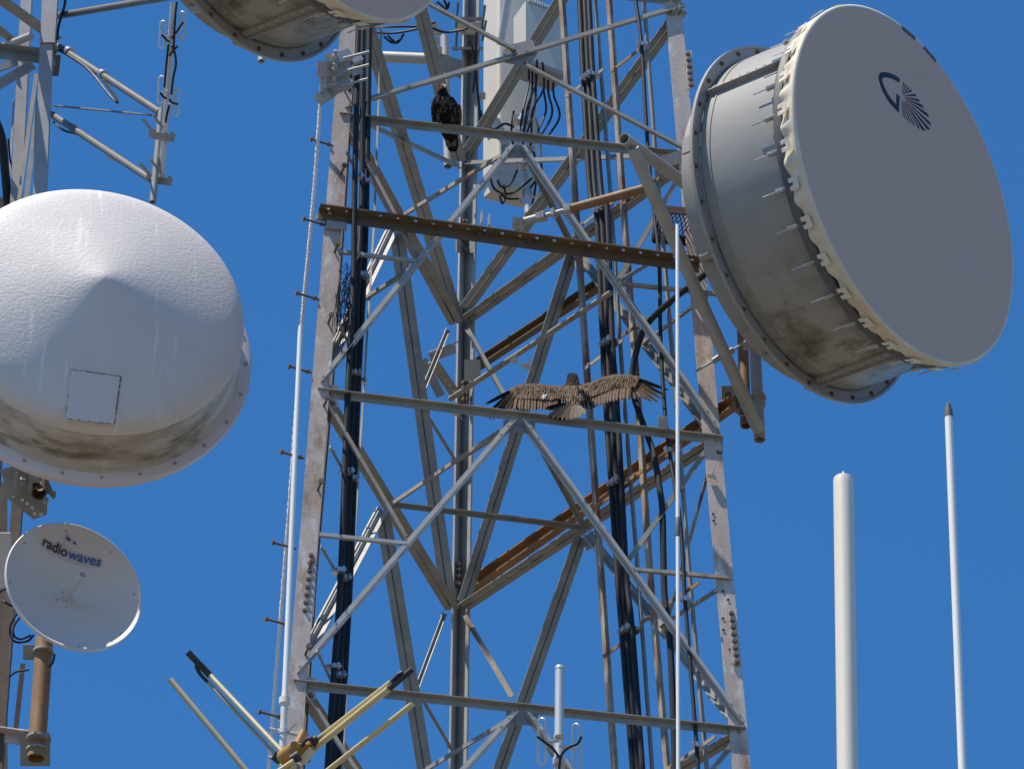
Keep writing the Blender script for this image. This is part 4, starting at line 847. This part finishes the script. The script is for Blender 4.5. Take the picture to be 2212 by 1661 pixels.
MB().tube(P(1081, 98, db_-.25), P(1099, -15, db_-.2), .036, None, 14).build('pipe', M['silver'], pp)
def wires(label, lst, r, d, m='cable'):
    root = thing('cable_bundle', label, 'cable', P(*lst[0][0], d)); mb = MB()
    for k, pts in enumerate(lst): mb.mark(); mb.path(smooth_path([P(x, y, d+.04*((i*7+k*3) % 4)) for i, (x, y) in enumerate(pts)]), r, 7)
    pieces(mb, 'cable', M[m], root); return root
wires('tangle of thin black cables around the pipe below the radio box', [((1160, 130), (1158, 180), (1140, 230), (1132, 290), (1125, 340), (1120, 330)), ((1172, 135), (1175, 190), (1150, 240), (1148, 300), (1140, 345)), ((1110, 240), (1105, 280), (1108, 310), (1120, 330), (1140, 320), (1152, 330)), ((1160, 350), (1164, 380), (1150, 400), (1130, 425), (1100, 430), (1082, 420)), ((1168, 340), (1172, 400), (1162, 430), (1148, 445)), ((1120, 360), (1105, 395), (1085, 405), (1075, 390)), ((1088, 400), (1092, 425), (1085, 440), (1080, 425)), ((1154, 330), (1158, 390), (1150, 440), (1140, 455)), ((1075, 365), (1060, 380), (1070, 410), (1105, 418), (1150, 385))], .011, db_-.42)
cable('thin_cable', 'pale ribbed conduit hanging right of the silver pipe', [P(x, y, db_-.35) for x, y in ((1158, 255), (1165, 290), (1169, 330), (1167, 400), (1165, 430))], .012, 'galv_light')
wires('thin black wires running beside the rear leg at the top', [((1030, 60), (1028, 120), (1030, 180), (1036, 240), (1035, 265)), ((1020, 100), (1026, 150), (1022, 200)), ((1038, 240), (1045, 262), (1065, 280), (1090, 268), (1110, 275))], .012, dep(fp(2, 1030, 200))-.1)
wires('loose black cable loops under the drum dish at the top', [((930, 60), (960, 70), (1000, 65), (1020, 55)), ((800, 70), (850, 72), (905, 62), (940, 48)), ((805, 60), (860, 58), (930, 58)), ((830, 80), (845, 92), (860, 92), (872, 74)), ((838, 78), (852, 90), (868, 84)), ((940, 10), (952, 24), (965, 16), (958, 0)), ((945, 5), (965, 20), (970, 5))], .012, dep(fp(1, 900, 50))+.3)
tb = thing('leg_bracket', 'bracket plates and pipe arm clamped to the rear leg at the top', 'bracket', corner(2, ZU+1.2))
dl = dep(fp(1, 1000, 80))
MB().box(P(1015, 42, dl-.12), RT*.14, UP*.012, FW*.12).build('plate', M['galv'], tb); MB().box(P(1012, 62, dl+.05), RT*.13, UP*.06, FW*.01).build('plate', M['panel'], tb)
MB().box(P(1010, 106, dl-.12), RT*.15, UP*.012, FW*.1).build('plate', M['galv'], tb)
MB().poly([P(928, 110, dl+.1), P(960, 118, dl), P(1000, 132, dl-.1), P(1000, 172, dl-.1), P(960, 158, dl), P(922, 130, dl+.1)], FW*.03).build('plate', M['galv'], tb, smooth=False)
MB().tube(P(800, 122, dl+.5), P(935, 128, dl+.2), .055, None, 14).build('pipe', M['grey_paint'], tb)
vpipe(968, 360, 960, 80, dl-.5, .042, .006, 16).build('pipe', M['galv_light'], tb)
mb = MB()
for x, y, x1, y1 in ((985, 60, 990, 5), (1040, 70, 1048, 12), (1042, 90, 1050, 45), (985, 110, 987, 70)): mb.mark(); mb.tube(P(x, y, dl-.2), P(x1, y1, dl-.25), .012, None, 8)
pieces(mb, 'threaded_rod', M['drum_dark'], tb)
mb = MB()
for x, y in ((935, 55), (945, 70), (940, 90), (946, 110), (1022, 145), (1024, 152), (1040, 208), (1030, 215)): mb.mark(); mb.box(P(x, y, dl+.05), RT*.04, UP*.035, FW*.04); mb.tube(P(x+3, y, dl+.02), P(x+3, y, dl-.03), .018, None, 6)
pieces(mb, 'clamp', M['clamp'], tb)
solo(vpipe(565, 133, 563, 85, 47.4, .03, .005, 16), 'mounting_pipe', M['silver'], 'short silver pipe end below the top drum dish', 'pipe')
# loose bracket pieces on the rear leg and hanging clips
br = thing('leg_bracket', 'drilled grey angle bracket bolted to the middle of the rear leg', 'bracket', P(985, 800, dep(fp(1, 985, 800))))
dm = dep(fp(1, 975, 800))-.15
def zb(x, y): return ((1650+x*.2649)/1.8517, (1280+y*.2649)/1.8517)
mb = MB(); mb.bar(P(*zb(262, 560), dm-.2), P(*zb(640, 420), dm), UP, .10, .012); mb.bar(P(*zb(262, 510), dm-.26), P(*zb(640, 350), dm-.06), FW, .12, .012); mb.build('plate', M['galv_light'], br)
MB().bar(P(*zb(300, 620), dm-.2), P(*zb(650, 1120), dm), RT, .10, .012).build('plate', M['galv_dark'], br)
MB().bar(P(*zb(150, 600), dm+.3), P(*zb(430, 1150), dm+.2), RT, .085, .012).build('plate', M['galv_dark'], br)
MB().box(P(*zb(905, 760), dm+.15), RT*.075, UP*.10, FW*.08).build('box', M['grey_paint'], br)
b = MB()
for x, y in ((395, 695), (452, 790), (508, 885), (565, 975), (625, 1070)): p = P(*zb(x, y), dm-.2+.2*(x-300)/350-.012); b.mark(); b.path([p, p-FW*.003], .016, 10)
pieces(b, 'hole', M['clamp'], br)
def clip_thing(label, x, y, d, s=1.):
    r = thing('hanger_clip', label, 'clip', P(x, y, d), 'small clips on the tower')
    mb = MB(); mb.bar(P(x-6*s, y-4*s, d), P(x+8*s, y+6*s, d), UP, .03, .02); mb.bar(P(x+2, y-18*s, d), P(x+1, y, d), FW, .01, .01); mb.bar(P(x+8*s, y+4*s, d), P(x+14*s, y+18*s, d), FW, .012, .006); mb.build('strip', M['clamp'], r)
    MB().box(P(x-4*s, y+3*s, d), (RT*.045-UP*.02)*s, UP*.02*s, FW*.02).build('plate', M['panel'], r)
clip_thing('bright clip hanging from the thin pipe, left of the pair', 1112, 778, dep(fp(2, 1110, 770, -.7)), .8); clip_thing('bright clip hanging from the thin pipe, right of the pair', 1140, 790, dep(fp(2, 1140, 790, -.7)), .9)
clip_thing('bright clip on the inner edge of the right leg below the brace', 1540, 1028, dep(fp(0, 1540, 1028, .06)), .8); clip_thing('dirty clip dangling under the beam by the rear leg', 983, 888, dm-.3, 1.1)
solo(MB().box(P(1432, 913, dep(fp(0, 1432, 913, .1))), RT*.042, UP*.055, FW*.04).bolt(P(1434, 908, dep(fp(0, 1432, 913, .16))), -FW, .008, .01), 'beam_clamp', M['galv_light'], 'small grey block clamp on the beam right of the spread wing', 'clamp')
# ------------------------------------------------------------------ the two vultures
M['plume'] = mat('brown_plumage', (.125, .080, .052), (.085, .055, .037), .8, 0, 30, c3=(.19, .125, .083), s3=70, a3=.55, spec=.15)
M['plume_light'] = mat('pale_feather_edge', (.225, .155, .108), (.16, .108, .074), .8, 0, 40, spec=.15)
M['plume_dark'] = mat('black_plumage', (.012, .010, .010), (.008, .007, .007), .8, 0, 40, spec=.15)
M['plume_grey'] = mat('grey_feather', (.17, .14, .122), (.12, .096, .082), .75, 0, 40, spec=.2)
M['plume_white'] = mat('white_feather', (.8, .78, .72), None, .6)
M['skin_red'] = mat('bare_red_skin', (.45, .09, .075), (.33, .06, .055), .5, 0, 40)
M['beak'] = mat('ivory_beak', (.75, .68, .52), None, .35)
M['foot'] = mat('pale_foot', (.42, .33, .27), None, .6)
BM = [M[k] for k in ('plume', 'plume_light', 'plume_dark', 'plume_grey', 'plume_white', 'skin_red', 'beak', 'foot')]
def feather(mb, b0, t0, w, ms=(0, 1), blunt=.5, curve=0., side=None, n=7):
    d = t0-b0; L = d.length; d = d/L; nr = -FW; s = d.cross(nr).normalized()
    rows = []
    for i in range(n+1):
        t = i/n; wd = w*(min(1, .45+t*1.6))*(1 if t < blunt else math.sqrt(max(0, 1-((t-blunt)/(1-blunt))**2.2)))
        wd = max(wd, w*.04); c = b0+d*L*t+s*curve*L*math.sin(t*math.pi/2)**2
        rows.append((c-s*wd/2+FW*.004, c+nr*.003, c+s*wd/2+FW*.002))
    for h, m in ((0, ms[0]), (1, ms[1])):
        mb.mi = m; vs = []
        for r in rows: vs += [r[h], r[h+1]]
        for r in rows: vs += [r[h]+FW*.0025, r[h+1]+FW*.0025]
        k = 2*(n+1); fs = []
        for i in range(n): fs += [(2*i, 2*i+1, 2*i+3, 2*i+2), (k+2*i, k+2*i+2, k+2*i+3, k+2*i+1)]
        mb.add(vs, fs)
    mb.mi = 0
def rings(mb, rr, f, n=20, ms=None, tilt=0., y0=0.):                 # rr: (x, y, halfwidth px, depth radius m, depth)
    vs = []; k = len(rr)
    for x, y, hw, dr, d in rr:
        for j in range(n):
            a = 2*math.pi*j/n; px, py = f(x+hw*math.cos(a), y); vs.append(P(px, py, d+tilt*(y0-y))-FW*dr*math.sin(a))
    o = len(mb.v)
    for i in range(k-1):
        mb.mi = ms[i] if ms else 0; mb.add(vs[i*n:(i+2)*n], [(j, (j+1) % n, n+(j+1) % n, n+j) for j in range(n)])
    mb.mi = (ms[0] if ms else 0); mb.add(vs[:n], [tuple(range(n))]); mb.mi = (ms[-1] if ms else 0); mb.add(vs[-n:], [tuple(range(n))]); mb.mi = 0
rb = random.Random(3)
# --- bird with spread wings, its back to the viewer
def z2(x, y): return (x/5.12+1047.7, y/5.12+777.7)
d0 = dep(fp(0, 1225, 890, .0))
def B(x, y, d): return P(*z2(x, y), d+1.5*(480-y)*.000794)
bd2 = MB(); u_ = .000794
def lerp2(pts, t):
    n = len(pts)-1; t = min(max(t, 0), 1)*n; i = min(int(t), n-1); q = t-i
    return tuple(pts[i][k]*(1-q)+pts[i+1][k]*q for k in (0, 1))
def wing(lead, mid, trail, dw, nsec, nrow, tips, flip):
    # solid arm of the wing between the leading edge and the covert line
    N = 16; vs = []
    for i in range(N+1):
        t = i/N; a, b_ = lerp2(lead, t), lerp2(mid, t); dd = dw(t)
        for q, th in ((0, .012), (.25, .035), (.6, .03), (1, .008)):
            x, y = a[0]*(1-q)+b_[0]*q, a[1]*(1-q)+b_[1]*q
            vs += [B(x, y, dd-th), B(x, y, dd+th)]
    fs = []
    for i in range(N):
        o = i*8; p = o+8
        for q in range(3): fs += [(o+2*q, o+2*q+2, p+2*q+2, p+2*q), (o+2*q+1, p+2*q+1, p+2*q+3, o+2*q+3)]
        fs += [(o, p, p+1, o+1), (o+6, o+7, p+7, p+6)]
    bd2.add(vs, fs)
    for i in range(nsec):                            # secondaries
        t = (i+.5)/nsec*.86+.02; m_, e = lerp2(mid, t), lerp2(trail, t); s_ = (m_[0]*.7+lerp2(lead, t)[0]*.3, m_[1]*.7+lerp2(lead, t)[1]*.3)
        feather(bd2, B(*s_, dw(t)+.0-.0012*i), B(e[0]+rb.uniform(-4, 4), e[1]+rb.uniform(-7, 7), dw(t)+.012-.0012*i), 52*u_, (0, 1) if i % 2 else (2, 1), .86)
        feather(bd2, B(s_[0], s_[1], dw(t)+.012), B(e[0]+20, e[1]-16, dw(t)+.028), 60*u_, (0, 0), .9)
    for i, (bx, by, tx_, ty_, wd, m1, m2, dd) in enumerate(tips):   # primaries
        feather(bd2, B(bx, by, dw(.9)+.01+.002*i), B(tx_, ty_, dw(1)+dd+.002*i), wd*u_, (m1, m2), .35, (.05 if flip else -.05), n=9)
    for r in range(nrow):                            # coverts in overlapping rows
        q = .94-r/nrow*.84; nf = 19+r*3
        for i in range(nf):
            t = (i+.5*(r % 2)+.3)/nf*.98; a, b_ = lerp2(lead, t), lerp2(mid, t)
            x, y = a[0]*(1-q)+b_[0]*q, a[1]*(1-q)+b_[1]*q; e = lerp2(trail, t); L = (50, 34, 30, 26, 24, 22, 20)[r]
            dx, dy = e[0]-x, e[1]-y; l = math.hypot(dx, dy)+1e-6
            feather(bd2, B(x-dx/l*14, y-dy/l*14, dw(t)-.024-.004*r), B(x+dx/l*L+rb.uniform(-5, 5), y+dy/l*L*.9+rb.uniform(-5, 5), dw(t)-.020-.004*r), (36, 28, 26, 24, 22, 20, 20)[r]*u_, rb.choice([(0, 1), (1, 0), (0, 0), (1, 1), (0, 2)]), .6, n=4)
Ll = [(890, 285), (760, 287), (620, 262), (490, 252), (370, 275), (270, 320)]
Lm = [(850, 390), (745, 410), (640, 408), (520, 400), (400, 395), (300, 385)]
Lt = [(800, 530), (720, 560), (620, 555), (500, 560), (380, 545), (200, 530)]
wing(Ll, Lm, Lt, lambda t: d0+.08-.07*t, 15, 6,
     [(320, 330, -10, 470, 42, 2, 2, .04), (310, 345, 20, 560, 40, 2, 2, .04), (320, 360, 20, 640, 38, 2, 2, .05), (330, 370, 70, 640, 42, 2, 2, .05), (330, 350, 110, 530, 46, 2, 0, .04), (350, 350, 150, 545, 48, 1, 0, .04), (370, 350, 195, 550, 48, 1, 0, .03), (390, 350, 240, 552, 48, 1, 0, .02), (410, 350, 285, 555, 48, 0, 1, .01), (430, 355, 330, 556, 48, 1, 0, .0)], False)
Rl = [(1050, 270), (1160, 250), (1300, 188), (1430, 155), (1580, 160), (1730, 182)]
Rm = [(1080, 395), (1190, 372), (1310, 330), (1430, 290), (1560, 272), (1680, 262)]
Rt = [(1060, 540), (1160, 545), (1280, 500), (1400, 462), (1540, 438), (1700, 420)]
wing(Rl, Rm, Rt, lambda t: d0+.06+.06*t, 16, 6,
     [(1640, 195, 2045, 315, 40, 2, 2, .06), (1630, 205, 2028, 378, 40, 2, 0, .05), (1620, 215, 1982, 408, 42, 0, 1, .04), (1610, 225, 1948, 455, 44, 0, 1, .03), (1600, 235, 1868, 448, 46, 0, 1, .03), (1590, 240, 1800, 425, 52, 0, 1, .02), (1580, 245, 1735, 412, 54, 1, 0, .02), (1565, 250, 1680, 425, 54, 0, 1, .01), (1550, 255, 1620, 432, 54, 1, 0, .0)], True)
rings(bd2, [(967, 142, 22, .02, d0+.03), (966, 158, 44, .05, d0+.02), (966, 190, 58, .06, d0+.0), (967, 230, 64, .065, d0-.0), (967, 262, 74, .08, d0+.0), (970, 300, 125, .10, d0+.02), (980, 350, 160, .12, d0+.03), (985, 400, 160, .12, d0+.03), (985, 450, 135, .11, d0+.02), (980, 500, 95, .08, d0-.02), (975, 535, 45, .04, d0-.05)], z2, 24, [2, 2, 2, 2, 2, 0, 0, 0, 0, 0], 1.5*u_, 480)
for r in range(11):                                  # ruff of the neck and feathers of the back
    y = 165+r*32; hw = (50, 60, 66, 74, 130, 165, 168, 160, 140, 105, 80)[r]; nf = (5, 6, 7, 8, 11, 13, 13, 12, 10, 8, 6)[r]; neck = r < 4
    for i in range(nf):
        s = (i+.5)/nf*2-1; x = 970+(r > 4)*12+s*hw*.92; dd = d0-.0-(.07 if neck else .125)*math.sqrt(max(.02, 1-s*s))
        feather(bd2, B(x, y-14, dd+.006), B(x+s*14+rb.uniform(-8, 8), y+rb.uniform(28, 48), dd-.004), rb.uniform(24, 38)*u_, (2, 2) if neck else rb.choice([(0, 1), (0, 0), (2, 0), (1, 0), (0, 3)]), .5, n=4)
tl_ = [(690, 640, 0, 1), (740, 655, 0, 1), (795, 668, 2, 0), (850, 670, 0, 3), (905, 672, 3, 0), (960, 660, 3, 1), (1012, 645, 3, 3), (1058, 622, 3, 1), (1095, 604, 3, 3)]  # tail fan: paler grey feathers on the right paint in its sunlit side
for i, (x, y, m1, m2) in enumerate(tl_):
    feather(bd2, B(930+i*12, 500, d0-.135-.002*(4-abs(i-5))), B(x, y, d0-.17-.003*(i % 2)), 66*u_, (m1, m2), .8)
for x, y in ((660, 540), (700, 552), (735, 545)): feather(bd2, B(900, 480, d0-.10), B(x, y, d0-.15), 46*u_, (0, 2), .6)
for x0, y0, x1, y1 in ((690, 378, 640, 432), (660, 380, 632, 420)): feather(bd2, B(x0, y0, d0+.02), B(x1, y1, d0+.015), 30*u_, (4, 4), .6, n=4)
for x0, y0, x1, y1 in ((1140, 440, 1165, 530), (1085, 430, 1070, 520), (1110, 440, 1110, 525)): feather(bd2, B(x0, y0, d0-.03), B(x1, y1, d0-.03), 42*u_, (2, 1), .7)
bd2.mi = 7
for x in (930, 1000): bd2.tube(B(x, 530, d0+.0), B(x, 560, d0-.02), .012, None, 8)
bd2.mi = 0
o = tag(bd2.build('vulture', BM, fixn=False, ang=50), 'brown vulture spreading its wings on the middle crossbeam, tail towards the viewer', 'bird', 'vultures perched on the tower')
# --- bird sitting upright with folded wings, facing the viewer
def z5(x, y): return (x/9.61+907.3, y/9.61+172.8)
e0 = dep(fp(0, 965, 262, .0)); bd1 = MB(); v_ = 1/9.61/246
rings(bd1, [(485, 84, 14, .012, e0-.05), (484, 100, 40, .03, e0-.05), (482, 135, 52, .042, e0-.05), (474, 168, 55, .045, e0-.045), (470, 195, 74, .055, e0-.04), (465, 250, 105, .07, e0-.02), (470, 320, 125, .085, e0), (498, 400, 220, .11, e0+.01), (505, 500, 262, .13, e0+.01), (520, 650, 290, .14, e0+.02), (545, 800, 272, .13, e0+.04), (575, 950, 220, .10, e0+.09), (610, 1100, 175, .06, e0+.13), (655, 1300, 125, .03, e0+.15), (680, 1440, 105, .02, e0+.16), (690, 1495, 62, .012, e0+.165)], z5, 24,
      [5, 5, 5, 2, 2, 2, 2, 2, 2, 2, 2, 2, 2, 2, 2])
def C5(x, y, d): return P(*z5(x, y), d)
for r in range(15):
    y = 200+r*46; hw = (70, 85, 100, 130, 200, 240, 262, 275, 285, 290, 288, 282, 272, 260, 245)[r]; nf = 5+min(r, 7)
    cx = 468+r*6; 
    for i in range(nf):
        s = (i+.5)/nf*2-1; dr = (.06 if r < 4 else .13); dd = e0+.01-dr*math.sqrt(max(.03, 1-s*s))-.005
        inner = abs(s) < .35 and r > 9
        feather(bd1, C5(cx+s*hw, y-30, dd+.008), C5(cx+s*hw*1.0+rb.uniform(-22, 22), y+rb.uniform(50, 92), dd-.004), rb.uniform(48, 74)*v_, (2, 2) if inner or r < 3 else rb.choice([(0, 2), (2, 2), (2, 2), (0, 0), (2, 0), (2, 1)]), .5, n=4)
for i, (x0, x1, m) in enumerate(((330, 420, 2), (260, 330, 2), (790, 770, 2), (820, 800, 2), (740, 740, 2), (300, 380, 2))):   # folded wing edges
    feather(bd1, C5(x0, 520, e0+.0), C5(x1, 1020, e0+.06), 120*v_, (2, 0) if x0 < 500 else (0, 2), .75)
for x0, x1, y1, m in ((560, 600, 1420, 3), (690, 700, 1400, 3), (640, 690, 1490, 2), (600, 640, 1480, 2), (720, 750, 1440, 2)):
    feather(bd1, C5(x0, 1060, e0+.10), C5(x1, y1, e0+.13 if m == 3 else e0+.145), 120*v_, (m, m), .85)
bd1.mi = 6; bd1.path([C5(510, 130, e0-.085), C5(526, 142, e0-.105), C5(524, 162, e0-.108)], .012, 8, rs=[.014, .010, .003])
bd1.mi = 2
for x in (455, 505): bd1.path([C5(x, 122, e0-.088), C5(x, 122, e0-.097)], .007, 8)
bd1.mi = 7
for x in (490, 570):
    bd1.tube(C5(x, 830, e0-.08), C5(x, 868, e0-.085), .011, None, 8)
    for dx in (-42, -16, 14, 36): bd1.path([C5(x, 866, e0-.088), C5(x+dx*.6, 868, e0-.10), C5(x+dx, 884, e0-.108)], .009, 7, rs=[.010, .009, .004])
bd1.mi = 0
tag(bd1.build('vulture', BM, fixn=False, ang=50), 'dark vulture with a red head sitting upright on the upper crossbeam', 'bird', 'vultures perched on the tower')
# ------------------------------------------------------------------ lower left: bracket and pipes carrying the small dish
lb = thing('dish_mount', 'dark drilled bracket and rusty pipe carrying the small dish at lower left', 'dish mount', P(85, 1640, 50.6))
ld = 50.5
def zl(x, y): return (x*.19268/1.8517, (1780+y*.19268)/1.8517)
vpipe(78, 1637, 96, 1380, 50.2, .082, .012, 24).build('pipe', M['rust_pipe'], lb)
for y in (1594, 1620): q_ = P(80.5-(y-1592)*.06, y, 50.25); MB().tube(q_-Z*.012, q_+Z*.012, .097, None, 24).build('u_bolt', M['galv'], lb)
MB().tube(P(93, 1410, 50.85), P(93, 1410, 50.85)+Z*.025, .095, None, 24).build('u_bolt', M['galv_dark'], lb)
MB().box(P(76, 1618, 50.55), RT*.135, UP*.15, FW*.012).build('plate', M['galv_dark'], lb); MB().box(P(62, 1408, 50.95), RT*.05, UP*.07, FW*.02).build('plate', M['galv_dark'], lb)
p0, p1 = P(-30, 1578, 50.75), P(112, 1598, 50.6); MB().angle(p0, p1, -Z, -FW, .10, .12, .014).build('arm', M['leg'], lb)
mb = MB(); pts = [P(*zl(x, y), ld-.1) for x, y in ((30, 1010), (330, 880), (600, 830), (980, 1090), (975, 1440), (700, 1550), (430, 1330))]; mb.poly(pts, FW*.015); mb.build('plate', M['galv_dark'], lb, smooth=False)
mb = MB(); mb.bar(P(*zl(50, 655), ld-.25), P(*zl(330, 560), ld-.2), FW, .012, .12); mb.bar(P(*zl(325, 560), ld-.2), P(*zl(310, 900), ld-.2), RT, .035, .12); mb.bar(P(*zl(320, 900), ld-.22), P(*zl(25, 1010), ld-.25), FW, .012, .12); mb.bar(P(*zl(660, 560), ld-.2), P(*zl(640, 950), ld-.2), RT, .035, .1); mb.bar(P(*zl(735, 640), ld-.22), P(*zl(725, 780), ld-.22), RT, .03, .1); mb.build('channel', M['galv_light'], lb)
MB().box(P(*zl(560, 740), ld+.05), RT*.20, UP*.12, FW*.02).build('plate', M['galv_dark'], lb)
MB().tube(P(*zl(800, 700), ld+.0), P(*zl(810, 1000), ld-.25), .068, None, 20, hole=.008).build('pipe', M['rust'], lb)
mb = MB()
for x0, y0, x1, y1 in ((400, 750, 620, 695), (500, 850, 700, 775), (880, 700, 950, 670), (1130, 990, 1290, 940), (900, 1160, 1100, 1110)): mb.tube(P(*zl(x0, y0), ld-.28), P(*zl(x1, y1), ld-.3), .014, None, 8)
for x, y in ((430, 750), (785, 700), (920, 1150), (240, 385)): mb.bolt(P(*zl(x, y), ld-.26), RT, .025, .03)
pieces(mb, 'bolt', M['galv_light'], lb)
mb = MB(); mb.poly([P(*zl(x, y), ld-.05) for x, y in ((890, 730), (1000, 760), (1050, 850), (1090, 950), (1160, 960), (1150, 1090), (1100, 1130), (1040, 1050), (960, 900))], FW*.05); mb.build('jaw', M['galv_dark'], lb)
b = MB()
for x, y in ((292, 990), (275, 1065), (467, 1137), (568, 1212), (668, 1298), (718, 1420), (848, 1437)): p = P(*zl(x, y), ld-.102); b.mark(); b.path([p, p-FW*.003], .017, 10)
pieces(b, 'hole', M['clamp'], lb)
MB().bar(P(-20, 992, ld), P(38, 965, ld-.1), UP, .10, .02).build('arm', M['rust'], lb)
MB().box(P(8, 1210, 50.8), RT*.06, UP*.25, FW*.08).build('box', M['panel'], lb)
wires('grey and black cable loops behind the small dish', [((0, 1278), (18, 1268), (38, 1262)), ((40, 1320), (24, 1345), (22, 1370), (34, 1386), (60, 1384), (72, 1372)), ((45, 1330), (30, 1352), (30, 1372), (44, 1380), (66, 1372)), ((4, 1296), (20, 1306), (40, 1312)), ((22, 1460), (36, 1450), (62, 1446)), ((118, 1412), (114, 1430), (106, 1440))], .011, 50.3)
pl((-6, 1040), (-6, 1700), d2-.2, d2-2.2, RT, FW, .10, .15, 'leg', 'rust_shaded', .014)
pl((44, 1432), (28, 1580), d2-.2, d2-.6, RT, FW, .05, .1, 'leg', 'rust_shaded', .014)
